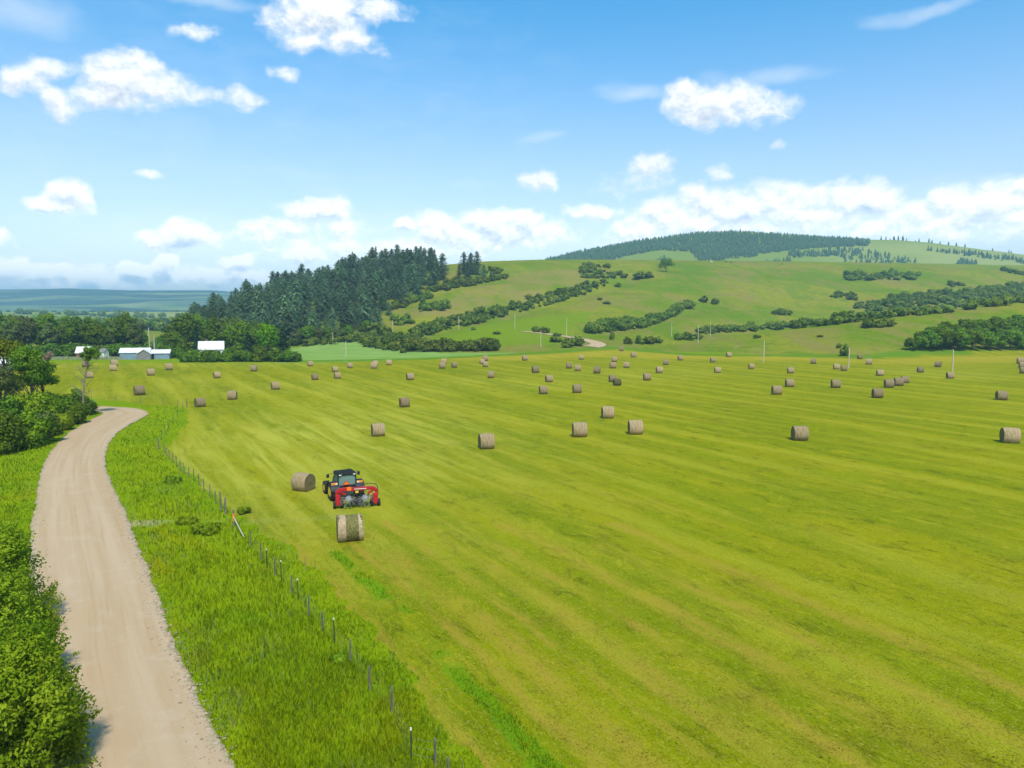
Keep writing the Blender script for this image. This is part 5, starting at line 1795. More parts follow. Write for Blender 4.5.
# ------------------------------------------------------------------ rotary rake behind it
RA = thing('rotary_rake', 'red-framed hay rake with grey tine rotors, folded behind the tractor', 'hay rake', (RK[0], RK[1], RK[2] - .02), R(14))
RA.scale = (1.04, 1.0, 1.0)
bm = bmesh.new()       # main beam across the top, ends drooping
pts = [(-1.66, 0, 1.36), (-1.46, 0, 1.62), (-.9, 0, 1.68), (0, .02, 1.62), (.9, 0, 1.68), (1.46, 0, 1.64), (1.66, 0, 1.38)]
for a, b in zip(pts[:-1], pts[1:]):
    d_ = Vector(b) - Vector(a); b_box(bm, (Vector(a) + Vector(b)) / 2, (d_.length + .05, .22, .30), (0, -math.atan2(d_.z, d_.x), 0))
bm_obj('cross_beam', bm, M_RED, RA, bevel=.03, smooth=40)
for s in (-1, 1):
    bm = bmesh.new(); b_box(bm, (s * 1.60, 0, 1.15), (.20, .22, .66), (0, s * .12, 0)); b_box(bm, (s * 1.53, -.12, .76), (.50, .22, .92), taper=(.8, 1)); b_box(bm, (s * 1.2, .02, 1.36), (.7, .14, .16), (0, -s * .55, 0)); b_box(bm, (s * 1.52, .0, .32), (.52, .14, .12))
    lg = bm_obj('side_frame', bm, M_RED, RA, bevel=.02)
    for dx in (-.30, .30):
        w = bpy.data.objects.new('wheel', None); link(w, RA); w.location = (s * 1.52 + dx, 0, .345)
        bm = bmesh.new(); b_lathe(bm, [(-.12, .17), (-.13, .28), (-.09, .345), (.09, .345), (.13, .28), (.12, .17)], 28); bm_obj('tyre', bm, M_TYRE, w, smooth=40)
        bm = bmesh.new(); b_lathe(bm, [(-.09, .175), (-.04, .06), (.04, .06), (.09, .175)], 20); bm_obj('rim', bm, M_STEEL, w, smooth=40)
    bm = bmesh.new(); b_box(bm, (s * 1.55, -.13, 1.12), (.13, .02, .15)); bm_obj('reflector', bm, M_AMBER, lg)
bm = bmesh.new()       # drawbar and gearbox
b_box(bm, (0, .95, 1.2), (.16, 2.3, .18), (-.35, 0, 0)); b_box(bm, (0, .1, 1.45), (.3, .4, .5)); b_cyl(bm, (0, .2, 1.2), (.0, .2, .55), .09)
b_box(bm, (0, .15, .62), (1.5, .16, .16)); b_cyl(bm, (-.6, .15, .55), (-.6, .15, 1.05), .14); b_cyl(bm, (.6, .15, .55), (.6, .15, 1.05), .14); b_box(bm, (0, .05, .42), (1.1, .3, .3))
bm_obj('drawbar', bm, M_DKSTEEL, RA, smooth=40)
for s, tilt in ((-1, .42), (1, -.42)):
    rt = bpy.data.objects.new('tine_rotor', None); link(rt, RA); rt.location = (s * .66, -.05, .86); rt.rotation_euler = (.32, tilt * .7, .3 * s)
    bm = bmesh.new(); b_cyl(bm, (0, 0, -.1), (0, 0, .16), .32, .16, 18); bm_obj('hub', bm, M_STEEL, rt, smooth=40)
    for i in range(11):
        a = i * 2 * math.pi / 11; c, q = math.cos(a), math.sin(a)
        bm = bmesh.new()
        b_tube(bm, [(c * .15, q * .15, 0), (c * .60, q * .60, -.02), (c * .74, q * .74, -.10)], .036, 6)
        for f in (.52, .60, .68, .74):
            b_tube(bm, [(c * f, q * f, -.03), (c * (f + .02) - q * .10, q * (f + .02) + c * .10, -.24), (c * (f + .04) - q * .20, q * (f + .04) + c * .20, -.46)], .018, 5)
        bm_obj('tine_arm', bm, M_TINE, rt)
    bm = bmesh.new()
    b_tube(bm, [(.76 * math.cos(a), .76 * math.sin(a), .10) for a in np.linspace(0, 6.283, 25)], .022, 6)
    bm_obj('guard_hoop', bm, M_DKSTEEL, rt)
bm = bmesh.new(); b_tube(bm, [(.35, .1, 1.95), (1.0, .05, 2.08), (1.55, .0, 2.02), (1.74, -.02, 1.75), (1.78, 0, 1.2), (1.7, 0, .8)], .03, 7); bm_obj('hose_rail', bm, M_BLACK, RA, smooth=50)
bm = bmesh.new(); b_box(bm, (.02, -.14, 1.42), (.26, .05, .20)); bm_obj('yellow_plate', bm, M_YEL, RA, bevel=.01)
bm = bmesh.new(); b_box(bm, (-.62, -.14, 1.72), (.36, .03, .34)); sp_pl = bm_obj('warning_plate', bm, M_ORANGE, RA, bevel=.01)
bm = bmesh.new(); b_box(bm, (.3, -.125, 1.665), (1.0, .012, .06)); bm_obj('white_decal', bm, M_WHITE, RA)

# ------------------------------------------------------------------ wire fence
M_POST = bark_mat('post_wood', (.10, .085, .065), (.27, .24, .20))
M_POSTG = simple_mat('post_steel', (.035, .065, .035), .6, .2, .3, 8, .3)
M_WIRE = simple_mat('fence_wire', (.22, .21, .20), .6, .4, .2, 8, .3)
_pg = 'fence'
WF = thing('wire_fence', 'long wire fence of grey wooden posts between the grass verge and the mown field', 'fence', (*ground0(300, 605), 0))
_fp = [(448, 792, 0), (435.5, 770, 0), (411.5, 765, 1), (391.6, 716, 0), (369.6, 691, 0), (350.8, 664, 0), (334.4, 646, 1), (322.5, 633, 0), (309, 617, 0), (298, 601, 1), (291.5, 594, 0), (282, 583, 1), (275.4, 576, 0), (267, 568, 1),
       (261.4, 560, 0), (250.3, 547, 0)]
_fp2 = [(225.3, 514.5, 2), (221.3, 510.5, 2), (215.5, 504, 0), (209.5, 497.5, 0), (204, 491, 0), (199, 485.5, 0), (194, 481, 1), (189, 477.5, 0), (184.5, 474.5, 0), (180.5, 471, 0), (176.5, 466.5, 0), (173, 462.5, 0), (169.5, 459.5, 0), (166.5, 456.5, 0), (164, 453, 0),
        (158.5, 449, 2), (162, 440, 1), (165, 434, 1), (168.3, 428, 1), (173, 423, 1), (178, 417.5, 1), (183, 411.5, 1), (187, 407.5, 2), (178, 406.3, 0), (163, 405, 0), (141, 403.5, 0), (116, 402.3, 0), (92, 401, 0), (64, 400, 0)]


def post(px, py, kind, base):
    x, y = ground0(px, py); z = gz(x, y)
    r = np.random.default_rng(int(px * 10 + py))
    hgt = {0: 1.18, 1: 1.32, 2: 1.5}[kind] * r.uniform(.93, 1.08)
    rad = {0: .046, 1: .022, 2: .08}[kind]
    bm = bmesh.new(); ln = r.normal(0, .035, 2)
    if kind == 1:
        b_box(bm, (ln[0] * .5, ln[1] * .5, hgt / 2 - .15), (.05, .012, hgt + .3)); b_box(bm, (ln[0] * .5, ln[1] * .5, hgt / 2 - .15), (.012, .05, hgt + .3))
    else:
        b_cyl(bm, (0, 0, -.3), (ln[0], ln[1], hgt), rad * 1.05, rad * .9, 9)
    o = bm_obj('steel_post' if kind == 1 else 'post', bm, M_POSTG if kind == 1 else M_POST, WF, smooth=50)
    o.location = (x - WF.location.x, y - WF.location.y, z)
    if kind == 1 and y < 60:
        bm = bmesh.new(); b_box(bm, (ln[0] * .5, ln[1] * .5, hgt + .02), (.055, .055, .10)); bm_obj('white_tip', bm, M_WHITE, o)
    return (x, y, z, hgt)


def run_wires(T):
    bm = bmesh.new()
    for (a, b) in zip(T[:-1], T[1:]):
        for f in (.35, .62, .9):
            p, q = Vector((a[0], a[1], a[2] + 1.15 * f)), Vector((b[0], b[1], b[2] + 1.15 * f)); m_ = (p + q) / 2 - Vector((0, 0, .03))
            b_tube(bm, [p - WF.location, m_ - WF.location, q - WF.location], .0035, 4)
    bm_obj('wire', bm, M_WIRE, WF)


run_wires([post(*q, None) for q in _fp]); run_wires([post(*q, None) for q in _fp2])
# braced gate post: orange sleeve, pale diagonal rail
x, y = ground0(234, 527.5); z = gz(x, y)
bm = bmesh.new(); b_cyl(bm, (0, 0, -.3), (0, 0, 1.4), .085, .08, 10)
gp = bm_obj('gate_post', bm, M_POST, WF, smooth=50); gp.location = (x - WF.location.x, y - WF.location.y, z)
bm = bmesh.new(); b_cyl(bm, (0, 0, .5), (0, 0, 1.12), .10, .095, 12); bm_obj('orange_sleeve', bm, simple_mat('orange_sleeve', (.72, .24, .045), .7, 0, .2, 6, .2), gp, smooth=50)
x2, y2 = ground0(245, 541)
bm = bmesh.new(); b_cyl(bm, (0, 0, .85), ((x2 - x) * .9, (y2 - y) * .9, .2), .042, .036, 8); bm_obj('diagonal_brace', bm, bark_mat('weathered_rail', (.40, .37, .32), (.62, .58, .51)), gp, smooth=50)

# ------------------------------------------------------------------ utility poles
M_POLE = bark_mat('pole_wood', (.42, .36, .26), (.62, .55, .42))
M_INS = simple_mat('insulator', (.30, .28, .25), .4, 0, .2, 8, .4)
for px, top, base, lab in [
    (763.5, 340, 362.5, 'pale utility pole at the far field edge, left one of three in the field'),
    (848.5, 348, 368, 'pale wooden utility pole by the round field-edge bush'),
    (952.5, 349.5, 371.5, 'pale wooden utility pole below the right-hand grove'),
    (698, 325, 343, 'utility pole on the low spur, left of its neighbour'), (710.3, 321, 336.5, 'utility pole on the low spur, right of its neighbour'),
    (671.5, 323, 336.5, 'short-looking utility pole before the middle shrub belt'), (566.5, 318, 338, 'utility pole rising behind the paired bushes at the road bend'),
    (540.8, 330, 347.5, 'slim utility pole above the far field edge, left of the road bend'), (514.8, 314, 329, 'utility pole at the left end of the pale road strip'),
    (458.8, 316, 330, 'utility pole in front of the first shrub fold'), (392.8, 320.5, 333, 'utility pole at the right foot of the conifer wood'),
    (333, 332, 344.5, 'brown utility pole before the foot of the conifer wood'), (346, 341, 357, 'slim pale pole on the pale green crop strip'),
    (150, 327.5, 357.5, 'slim pale utility pole behind the long barn'),
]:
    h = hit(px, base); k = h[1] / F0
    L = (base - top) * k
    p = thing('utility_pole', lab, 'utility pole', tuple(h), rng.normal(0, .4), 'wooden utility poles')
    bm = bmesh.new(); b_cyl(bm, (0, 0, -.4), (rng.normal(0, .04), 0, L), .19, .13, 10); bm_obj('pole', bm, M_POLE, p, smooth=50)
    bm = bmesh.new(); b_cyl(bm, (0, 0, L - .02), (0, 0, L + .22), .05, .04, 8); bm_obj('insulator', bm, M_INS, p, smooth=50)
# dead snags
for px, top, base, lab, w in [(288, 314, 331, 'grey dead snag standing in the lower part of the conifer wood', .22), (152.4, 335, 357, 'thick pale dead trunk standing behind the barn', .42)]:
    h = hit(px, base); k = h[1] / F0; L = (base - top) * k
    if px < 200: h = np.array(world_at(px, 268)); L = CAM_H + (312 - top) / F0 * 268
    p = thing('dead_tree', lab, 'dead tree', tuple(h), 0)
    bm = bmesh.new(); tube_mesh(bm, [(0, 0, -.3), (.1, 0, L * .5), (.05, .1, L)], [w, w * .8, w * .3], 8); bm_obj('trunk', bm, BARK_PALE, p, smooth=50)
    bm = bmesh.new()
    for i in range(9 if px > 200 else 3):
        a = rng.random() * 6.28; zz = L * rng.uniform(.45, .92)
        b_cyl(bm, (.08, .05, zz), (math.cos(a) * L * .13, math.sin(a) * L * .13, zz + L * .06), w * .22, w * .06, 5)
    bm_obj('branch', bm, BARK_PALE, p)

# ------------------------------------------------------------------ farm buildings
def clad(name, col, rib=3.0, var=.12, rough=.5):
    m, t, o = new_mat(name)
    p = t.objc(); w = t.add('ShaderNodeTexWave', {'Vector': p, 'Scale': rib, 'Distortion': 0.0}, wave_type='BANDS', bands_direction='X')
    n = t.noise(p, .9, 5, .6)
    c = t.mix(t.ramp(n, .3, .75), tuple(q * (1 - var) for q in col), tuple(min(1, q * (1 + var)) for q in col))
    pbr(t, o, c, rough, 0, .2, bump=w.outputs['Fac'], bump_d=.03, bump_s=.5)
    return m


M_WROOF = clad('white_sheet_roof', (.76, .77, .76)); M_WWALL = clad('white_boards', (.66, .66, .63), 2); M_BLUE = clad('blue_grey_sheet', (.22, .32, .40)); M_GREYB = clad('grey_boards', (.24, .23, .22), 4, .25)
M_DARKOP = simple_mat('dark_opening', (.02, .02, .022), .8, 0, .2)
M_WIN = simple_mat('window_glass', (.035, .045, .055), .12, 0, .2, 3, .6)
M_REDW = clad('red_boards', (.28, .10, .07), 4, .2)


def gable(bm_w, bm_r, L, W, Hw, Hr, over=.3, thick=.14, c=(0, 0), along='X'):
    """walls with gables, and a roof of two slabs; ridge along X"""
    x0, x1, y0, y1 = -L / 2, L / 2, -W / 2, W / 2
    def T(p): return (p[0] + c[0], p[1] + c[1], p[2]) if along == 'X' else (-p[1] + c[0], p[0] + c[1], p[2])
    v = [bm_w.verts.new(T(p)) for p in [(x0, y0, -.3), (x1, y0, -.3), (x1, y1, -.3), (x0, y1, -.3), (x0, y0, Hw), (x1, y0, Hw), (x1, y1, Hw), (x0, y1, Hw), (x0, 0, Hw + Hr), (x1, 0, Hw + Hr)]]
    for f in [(0, 1, 5, 4), (2, 3, 7, 6), (1, 2, 6, 9, 5), (3, 0, 4, 8, 7), (4, 5, 9, 8), (6, 7, 8, 9), (3, 2, 1, 0)]: bm_w.faces.new([v[i] for i in f])
    for s in (-1, 1):
        sl = Hr / (W / 2); ye = s * (W / 2 + over); ze = Hw - sl * over + .03
        q = [(x0 - over, 0, Hw + Hr + .03), (x1 + over, 0, Hw + Hr + .03), (x1 + over, ye, ze), (x0 - over, ye, ze)]
        a = [bm_r.verts.new(T(p)) for p in q]; b = [bm_r.verts.new(T((p[0], p[1], p[2] + thick))) for p in q]
        bm_r.faces.new(a); bm_r.faces.new(b[::-1])
        for i in range(4): bm_r.faces.new((a[i], a[(i + 1) % 4], b[(i + 1) % 4], b[i]))


def window(parent, x, y, z, w, h, name='window'):
    bm = bmesh.new(); b_box(bm, (x, y, z), (w + .16, .08, h + .16)); f = bm_obj(name, bm, M_WROOF, parent)
    bm = bmesh.new(); b_box(bm, (x, y - .045, z), (w, .03, h)); bm_obj('pane', bm, M_WIN, f)


def building(name, label, px, Y, rz):
    x, y, z = world_at(px, Y)
    return thing(name, label, 'building', (x, y, z), rz)


U_ = 262 / F0
HO = building('farmhouse', 'white farmhouse with a white sheet roof standing above the low hedge', 210, 262, R(20))
bw, br_ = bmesh.new(), bmesh.new(); gable(bw, br_, 8.2, 6.5, 2.9, 2.6); bm_obj('wall', bw, M_WWALL, HO); rf = bm_obj('roof', br_, M_WROOF, HO)
for wx in (-2.6, 0, 2.6): window(HO, wx, -3.28, 1.7, 1.0, 1.1)
bm = bmesh.new(); b_box(bm, (-1.6, .4, 5.7), (.6, .6, 1.3)); bm_obj('chimney', bm, simple_mat('chimney_brick', (.30, .16, .12), .9), rf)
HO.location.z += .8
BN = building('long_barn', 'long low barn with a white roof, blue-grey walls and a grey boarded gable front', 143, 262, R(16))
bw, br_ = bmesh.new(), bmesh.new(); gable(bw, br_, 9.6, 5.0, 2.5, 1.4, c=(-3.0, 0)); bm_obj('wall', bw, M_BLUE, BN); bm_obj('roof', br_, M_WROOF, BN)
bw, br_ = bmesh.new(), bmesh.new(); gable(bw, br_, 6.5, 4.6, 2.1, 1.1, c=(5.2, 0)); w_ = bm_obj('low_wing', bw, M_BLUE, BN); bm_obj('roof', br_, M_WROOF, w_)
bw, br_ = bmesh.new(), bmesh.new(); gable(bw, br_, 3.2, 4.4, 2.1, 1.5, c=(.6, -3.9), along='Y'); w_ = bm_obj('gable_front', bw, M_GREYB, BN); bm_obj('roof', br_, M_WROOF, w_)
for dx in (-1.9, 3.0):
    bm = bmesh.new(); b_box(bm, (dx, -2.55, .9), (.7, .12, 1.9)); bm_obj('door', bm, M_DARKOP, BN)
SHD = building('small_shed', 'small pale-roofed shed with reddish wall left of the barn, behind the half-dead tree', 82, 275, R(12))
bw, br_ = bmesh.new(), bmesh.new(); gable(bw, br_, 4.6, 4.0, 1.7, 2.0); bm_obj('wall', bw, M_REDW, SHD); bm_obj('roof', br_, M_WROOF, SHD)
bm = bmesh.new(); b_box(bm, (.6, -2.03, .85), (1.0, .1, 1.7)); bm_obj('door', bm, M_DARKOP, SHD)
SH2 = building('small_shed', 'narrow white shed immediately right of the half-dead tree', 102, 272, R(-10))
bw, br_ = bmesh.new(), bmesh.new(); gable(bw, br_, 1.8, 2.6, 2.2, 1.0); bm_obj('wall', bw, M_WWALL, SH2); bm_obj('roof', br_, M_GREYB, SH2)
SH3 = building('white_roofed_shed', 'white-roofed shed half hidden behind the trees at the left edge', 5, 215, R(10))
bw, br_ = bmesh.new(), bmesh.new(); gable(bw, br_, 5.2, 4.4, 2.0, 1.4); bm_obj('wall', bw, M_GREYB, SH3); bm_obj('roof', br_, M_WROOF, SH3)
# corral fence of grey boards
x, y, z = world_at(80, 255)
CF = thing('corral_fence', 'low grey board fence between the field and the farm, left of the barn', 'fence', (x, y, z), 0)
n = 17
for i in range(n):
    bm = bmesh.new(); b_box(bm, ((i - (n - 1) / 2) * 1.7, 0, .6), (.14, .14, 1.8)); bm_obj('post', bm, M_GREYB, CF)
bm = bmesh.new()
for zz in (.45, .85, 1.25): b_box(bm, (0, -.1, zz), (n * 1.7, .05, .22))
bm_obj('board', bm, M_GREYB, CF)
# white tank by the barn
x, y, z = world_at(181.5, 252)
TK = thing('white_tank', 'small white fuel tank on legs between the barn and the hedge', 'tank', (x, y, z), .2)
bm = bmesh.new(); b_lathe(bm, [(-.75, .05), (-.68, .38), (-.5, .5), (.5, .5), (.68, .38), (.75, .05)], 20, 'X', (0, 0, 1.0)); bm_obj('tank_body', bm, M_WROOF, TK, smooth=60)
for s in (-1, 1):
    bm = bmesh.new(); b_box(bm, (s * .45, 0, .28), (.12, .7, .66)); bm_obj('leg', bm, M_DKSTEEL, TK)

# ------------------------------------------------------------------ cattle on the crest
def cow(label, px, py, mat, rz, sc=1.0):
    h = hit(px, py)
    bm = bmesh.new()
    V = {'hip': (-.72, 0, 1.12, .30), 'mid': (-.1, 0, 1.08, .40), 'sho': (.55, 0, 1.14, .34), 'nek': (.98, 0, 1.12, .20), 'hed': (1.22, 0, .98, .16), 'muz': (1.48, 0, .80, .10), 'tail': (-1.0, 0, 1.2, .06), 'tip': (-1.08, 0, .6, .04)}
    for s in (-1, 1):
        q = 'l' if s < 0 else 'r'
        V['fk' + q] = (.58, s * .2, .62, .12); V['ff' + q] = (.56, s * .2, .02, .07)
        V['hk' + q] = (-.66, s * .2, .72, .15); V['hh' + q] = (-.80, s * .2, .42, .08); V['hf' + q] = (-.70, s * .2, .02, .07)
    E = [('hip', 'mid'), ('mid', 'sho'), ('sho', 'nek'), ('nek', 'hed'), ('hed', 'muz'), ('hip', 'tail'), ('tail', 'tip')]
    for q in 'lr': E += [('sho', 'fk' + q), ('fk' + q, 'ff' + q), ('hip', 'hk' + q), ('hk' + q, 'hh' + q), ('hh' + q, 'hf' + q)]
    names = list(V)
    me = bpy.data.meshes.new('cow'); me.from_pydata([V[k][:3] for k in names], [(names.index(a), names.index(b)) for a, b in E], [])
    o = mesh_obj('cow', me, mat)
    md = o.modifiers.new('skin', 'SKIN'); me.skin_vertices.new() if not me.skin_vertices else None
    for i, k in enumerate(names): me.skin_vertices[0].data[i].radius = (V[k][3], V[k][3])
    me.skin_vertices[0].data[1].use_root = True
    s2 = o.modifiers.new('smooth', 'SUBSURF'); s2.levels = 1; s2.render_levels = 1
    o.location = tuple(h); o.rotation_euler = (0, 0, rz); o.scale = (sc,) * 3
    tag(o, label, 'cow', 'cattle on the crest of the grassy hill')


M_CW = simple_mat('cow_white', (.62, .58, .52), .8, 0, .1); M_CB = simple_mat('cow_brown', (.15, .075, .045), .8, 0, .2)
cow('white cow on the crest of the grassy hill', 711.5, 263, M_CW, .2, 1.5)
cow('left brown cow of two on the crest of the grassy hill', 726, 263, M_CB, 2.9, 1.3)
cow('right brown cow of two on the crest of the grassy hill', 731, 263.2, M_CB, .1, 1.25)
cow('small brown cow alone farther right on the crest', 782, 265, M_CB, 1.2, 1.2)

# weeds: darker clumps in the verge
for px, py, w, hh, lab in [(340, 662, 20, 9, 'dark tuft of weeds at the foot of a fence post'), (206, 533, 34, 10, 'dark leafy weed clump beside the field entrance'), (187, 524, 26, 7, 'low weed clump left of the field entrance'), (244, 514, 15, 7, 'small weed clump at the gate opening'), (172, 482, 22, 6, 'weed patch along the fence above the entrance')]:
    x, y = ground0(px, py); k = y / F0
    o = mesh_obj('weed_clump', shrub_mesh('weed_clump', w * k, hh * k, 20, 110, .10, int(px)), L_WEED if False else L_NEAR)
    o.location = (x, y, gz(x, y) - .02)
    tag(o, lab, 'weeds', 'weed clumps in the grass verge')
# ------------------------------------------------------------------ sky, clouds, sun, air
SUN_EL, SUN_AZ = R(55), R(167)      # azimuth clockwise from the view direction: behind, a little to the right
sd = Vector((math.sin(SUN_AZ) * math.cos(SUN_EL), math.cos(SUN_AZ) * math.cos(SUN_EL), math.sin(SUN_EL)))
sun = bpy.data.lights.new('sun', 'SUN')
sun.energy = 2.9; sun.angle = R(6); sun.color = (1.0, .94, .80)
so = bpy.data.objects.new('sun', sun); so.rotation_euler = sd.to_track_quat('Z', 'Y').to_euler(); so.location = sd * 500
COL.objects.link(so)

CLOUDS = [  # px, py, rx, ry, weight
    (30, 78, 30, 15, 1), (52, 70, 24, 14, 1), (14, 84, 18, 9, 0.8), (57, 105, 16, 13, 0.9), (75, 102, 16, 7, 0.55),
    (122, 80, 40, 26, 1.1), (140, 68, 26, 16, 0.9), (115, 98, 36, 14, 0.9), (165, 84, 36, 15, 0.8), (205, 92, 26, 9, 0.7), (243, 97, 19, 13, 0.9),
    (197, 31, 22, 8, 0.75), (215, 27, 10, 6, 0.5),
    (325, 12, 46, 26, 1.1), (300, 30, 28, 18, 0.9), (345, 38, 30, 14, 0.8), (378, 8, 28, 12, 0.8), (372, 50, 15, 6, 0.55), (285, 20, 20, 16, 0.7),
    (282, 71, 15, 8, 0.75), (146, 171, 15, 5, 0.65),
    (52, 203, 28, 11.2, 1.1), (70, 194, 20, 11.2, 1.2), (85, 200, 10, 7.8, 0.9),
    (168, 238, 28, 11.2, 1.05), (186, 231, 24, 12.3, 1.1), (205, 236, 20, 9, 0.8),
    (316, 210, 34, 11.2, 1.05), (335, 204, 15, 9, 0.8), (262, 227, 22, 7.8, 0.75), (290, 230, 26, 9, 0.8), (255, 236, 30, 6.7, 0.6),
    (235, 261, 20, 7.7, 1.2), (340, 228, 30, 11.2, 0.7), (310, 252, 40, 13.4, 0.75), (400, 225, 15, 6.7, 1), (437, 227, 24, 13.4, 1.1), (460, 236, 26, 10.1, 0.9),
    (500, 224, 36, 15.7, 1.15), (520, 216, 20, 9, 1.1), (480, 238, 40, 13.4, 0.9), (425, 246, 60, 11.2, 0.7), (535, 232, 34, 13.4, 0.75), (360, 250, 60, 13.4, 0.65),
    (25, 274, 40, 15.4, 1.3), (50, 268, 22, 10.3, 1.3), (88, 273, 22, 12.9, 1.35), (134, 269, 20, 11.6, 1.35), (164, 268, 14, 14.1, 1.3), (110, 280, 80, 10.3, 1), (215, 275, 60, 10.3, 1), (0, 240, 9, 9, 0.8),
    (715, 104, 46, 21, 1.15), (690, 96, 22, 17, 1), (745, 108, 40, 15, 1), (775, 112, 20, 9, 0.7), (705, 118, 30, 8, 0.6),
    (543, 182, 18, 10, 0.85), (596, 209, 25, 7.8, 1), (651, 167, 24, 13, 0.8), (636, 182, 34, 11, 0.35), (725, 172, 15, 9, 0.6), (778, 142, 10, 4, 0.5),
    (642, 226, 22, 16.5, 0.86), (672, 216, 28, 18.6, 0.91), (705, 202, 38, 15.5, 0.96), (735, 212, 44, 16.5, 0.96), (700, 222, 40, 16.5, 0.86), (770, 190, 28, 12, 0.61), (790, 204, 40, 18.6, 0.96),
    (832, 198, 30, 15.5, 0.86), (872, 198, 28, 18.6, 0.96), (820, 218, 60, 16.5, 0.76), (905, 216, 32, 18.6, 0.76), (948, 200, 30, 17.5, 0.91), (990, 202, 42, 22.6, 1.01), (1024, 192, 26, 14.4, 0.86),
    (960, 222, 60, 15.5, 0.81), (1040, 220, 50, 18.6, 0.86), (880, 226, 50, 11.3, 0.66), (760, 226, 60, 11.3, 0.66), (1100, 210, 50, 30.9, 0.96), (610, 238, 26, 9.3, 0.46), (1180, 230, 60, 25.8, 0.86),
    (-60, 262, 40, 20.6, 1.4), (-120, 200, 50, 22.4, 1.2), (1130, 90, 40, 18, 0.8),
]
WISPS = [(640, 90, 36, 8, .9), (780, 74, 44, 9, .8), (740, 82, 40, 9, .6), (920, 12, 52, 8, .9), (890, 18, 24, 5, .6), (25, 8, 55, 22, .9), (205, 0, 50, 6, .8), (535, 137, 20, 4, .6),
         (290, 175, 40, 6, .35), (475, 185, 22, 5, .35), (200, 245, 160, 30, .75), (440, 245, 180, 32, .8), (110, 270, 170, 22, .9), (800, 225, 220, 34, .85), (650, 232, 120, 24, .7), (325, 190, 26, 8, .5), (90, 120, 160, 60, .28), (300, 90, 220, 80, .16)]


def ae(px, py):
    d = ray(px, py)
    return math.atan2(d[0], d[1]) * 720, math.asin(d[2] / np.linalg.norm(d)) * 720


def env_np(U, V, lst, k):
    acc = np.full(U.shape, -9.0)
    for px, py, rx, ry, w in lst:
        u, v = ae(px, py)
        ru = max(1, (ae(px + rx, py)[0] - ae(px - rx, py)[0]) / 2); rv = max(1, (ae(px, py - ry)[1] - ae(px, py + ry)[1]) / 2)
        e = w * (1 - .55 * (((U - u) / ru) ** 2 + ((V - v) / rv) ** 2))
        h = np.maximum(k - np.abs(acc - e), 0) / k
        acc = np.maximum(acc, e) + h * h * k * .25
    return np.maximum(acc, -3)


def warp_np(U, V, s, au, av, seed):
    return U + (fbm(U / s, V / s, seed, 5) - .5) * 2 * au, V + (fbm(U / s, V / s, seed + 50, 5) - .5) * 2 * av


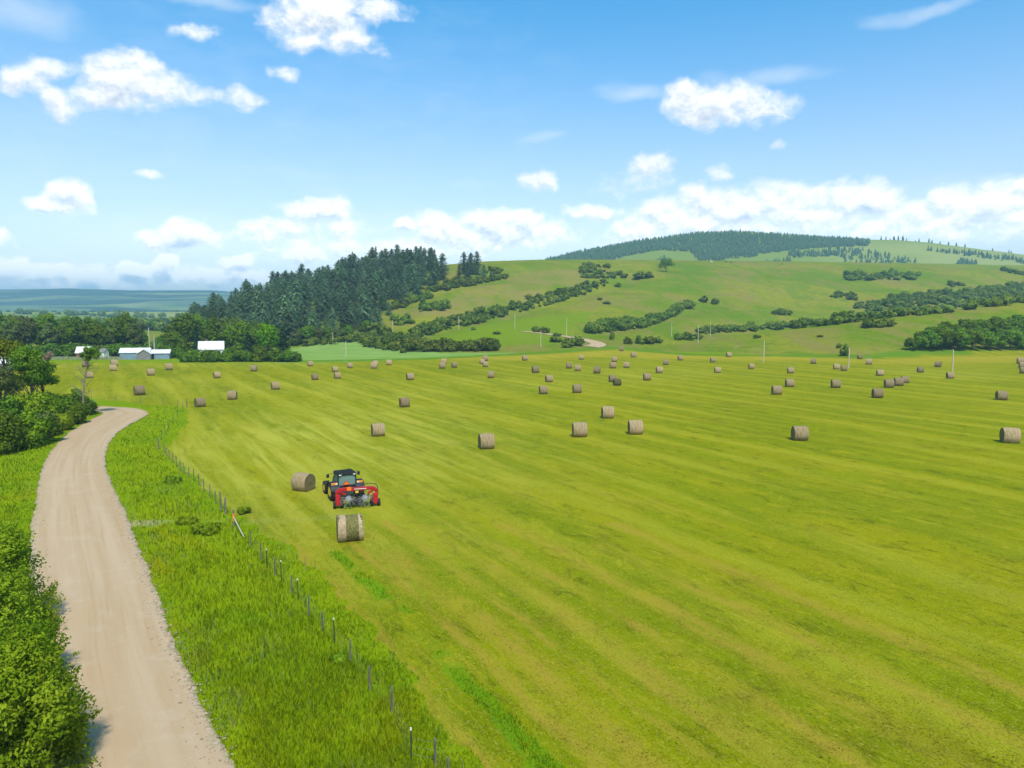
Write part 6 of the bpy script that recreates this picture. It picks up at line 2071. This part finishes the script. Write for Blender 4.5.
def build_sky():
    """far dome carrying the clouds, open to the blue of the sky between them"""
    PI720 = math.pi * 720
    u = np.concatenate([np.arange(-PI720, -760, 12.0), np.arange(-760, 761, 3.0), np.arange(764, PI720 + 12, 12.0)]); v = np.arange(3, 430, 2.5)
    U, V = np.meshgrid(u, v)
    RAD = 23000.0
    az, el = U / 720, V / 720
    P = np.stack([np.sin(az) * np.cos(el), np.cos(az) * np.cos(el), np.sin(el)], -1) * RAD
    i = np.arange(U.size).reshape(U.shape)
    F = np.stack([i[:-1, :-1], i[:-1, 1:], i[1:, 1:], i[1:, :-1]], -1).reshape(-1, 4)
    me = np_mesh('sky', P.reshape(-1, 3), F)
    DU, DV = 2.0, 7.0
    fattr(me, 'cu', U); fattr(me, 'cv', V)
    rest = sstep(760, 900, np.abs(U))          # unseen cumulus added round the rest of the horizon, for white fill light
    oth = lambda a, b: (fbm(a / 170, b / 70, 501, 4) - .40) * 4.0
    fattr(me, 'e', env_np(*warp_np(U, V, 26, 13, 8, 300), CLOUDS, .12) * (1 - rest) + rest * oth(U, V))
    fattr(me, 'eu', env_np(*warp_np(U + DU, V + DV, 26, 13, 8, 300), CLOUDS, .12) * (1 - rest) + rest * oth(U + DU, V + DV))
    fattr(me, 'w', env_np(*warp_np(U, V, 45, 20, 9, 400), WISPS, .2))
    m, t, o = new_mat('clouds')
    uv = t.add('ShaderNodeCombineXYZ', {0: t.attr('cu'), 1: t.attr('cv'), 2: 0.0}).outputs[0]
    def field(q, e):
        n1 = t.noise(t.vec('MULTIPLY', q, (1, 1.25, 0)), 1 / 19, 8, .60, .25)
        return t.math('MULTIPLY_ADD', t.math('SUBTRACT', n1, .5), 1.75, e)
    Fc = field(uv, t.attr('e')); Fu = field(t.vec('ADD', uv, (DU, DV, 0)), t.attr('eu'))
    dens = t.ramp(Fc, .0, t.math('MULTIPLY_ADD', t.ramp(t.attr('cv'), 180, 60), -.2, 1.0))
    lit = t.math('SUBTRACT', .86, t.math('MULTIPLY', t.math('SUBTRACT', Fu, Fc), 1.15), clamp=True)  # cloud self-shading put into the emission colour: greyer where cloud thickens above
    lit = t.math('SUBTRACT', lit, t.math('MULTIPLY', t.ramp(Fu, .6, 1.7), .40), clamp=True)
    CWv = t.math('MULTIPLY', CLOUD_W, t.math('MULTIPLY_ADD', t.ramp(t.attr('cv'), 150, 10), .55, 1.0))
    CW = 1.0
    cc = t.mix(lit, (CW * .46, CW * .57, CW * .73), (CW, CW, CW))
    wn = t.noise(t.vec('MULTIPLY', uv, (.5, 1.2, 0)), 1 / 24, 6, .6, .4)
    wd = t.math('MULTIPLY', t.ramp(t.math('MULTIPLY_ADD', t.math('SUBTRACT', wn, .5), .9, t.attr('w')), -.1, 1.5), .55)
    col = t.mix(dens, (CW * .88, CW * .94, CW), cc)
    al = t.math('SUBTRACT', 1.0, t.math('MULTIPLY', t.math('SUBTRACT', 1.0, dens), t.math('SUBTRACT', 1.0, wd)))
    em = t.add('ShaderNodeEmission', {'Color': col, 'Strength': CWv})
    tr = t.add('ShaderNodeBsdfTransparent')
    mx = t.add('ShaderNodeMixShader', {0: al})
    t.l.new(tr.outputs[0], mx.inputs[1]); t.l.new(em.outputs[0], mx.inputs[2]); t.l.new(mx.outputs[0], o.inputs[0])
    m.cycles.emission_sampling = 'NONE'
    tag(mesh_obj('sky', me, m), kind='structure')


build_sky()

world = bpy.data.worlds.new('World'); scene.world = world
world.use_nodes = True
t = NT(world.node_tree); t.n.clear()
wo = t.add('ShaderNodeOutputWorld'); bg = t.add('ShaderNodeBackground')
sky = t.add('ShaderNodeTexSky', sky_type='NISHITA')
sky.sun_disc = False; sky.sun_elevation = SUN_EL; sky.sun_rotation = SUN_AZ; sky.altitude = 1000
sky.air_density = 1.0; sky.dust_density = .5; sky.ozone_density = 1.0
el = t.add('ShaderNodeSeparateXYZ', {0: t.vec('NORMALIZE', t.add('ShaderNodeTexCoord').outputs['Generated'])}).outputs[2]
hi = t.ramp(el, .0, .42)
hs = t.add('ShaderNodeHueSaturation', {'Color': sky.outputs[0], 'Hue': t.math('MULTIPLY_ADD', hi, SKY_HUE - .5, .5), 'Saturation': t.math('MULTIPLY_ADD', hi, SKY_SAT - .72, .72), 'Value': t.math('MULTIPLY_ADD', hi, SKY_VAL - .89, .89)})
t.l.new(hs.outputs[0], bg.inputs[0]); bg.inputs[1].default_value = SKY_STR
t.l.new(bg.outputs[0], wo.inputs[0])

# the air
ZTOP = 275.0
bm = bmesh.new()
b_box(bm, (0, 2500, (ZTOP - 6) / 2), (26000, 21000, ZTOP + 6))
m, t, o = new_mat('air')
pv = t.add('ShaderNodeVolumePrincipled', {'Color': HAZE_COL, 'Density': HAZE_D, 'Anisotropy': 0.0})
t.l.new(pv.outputs[0], o.inputs['Volume'])
hz = bm_obj('haze', bm, m)
tag(hz, 'thin blue haze hanging over the whole valley', 'haze', kind='stuff')

# ------------------------------------------------------------------ render settings
vs = scene.view_settings
scene.display_settings.display_device = 'sRGB'
vs.view_transform = 'Standard'; vs.look = 'None'; vs.exposure = EXPOSURE; vs.gamma = 1.0; vs.use_curve_mapping = False
cy = scene.cycles
cy.use_denoising = True
cy.max_bounces = 6; cy.diffuse_bounces = 3; cy.glossy_bounces = 3; cy.transmission_bounces = 4; cy.volume_bounces = 0; cy.transparent_max_bounces = 8
cy.sample_clamp_indirect = 6
cy.caustics_reflective = False; cy.caustics_refractive = False
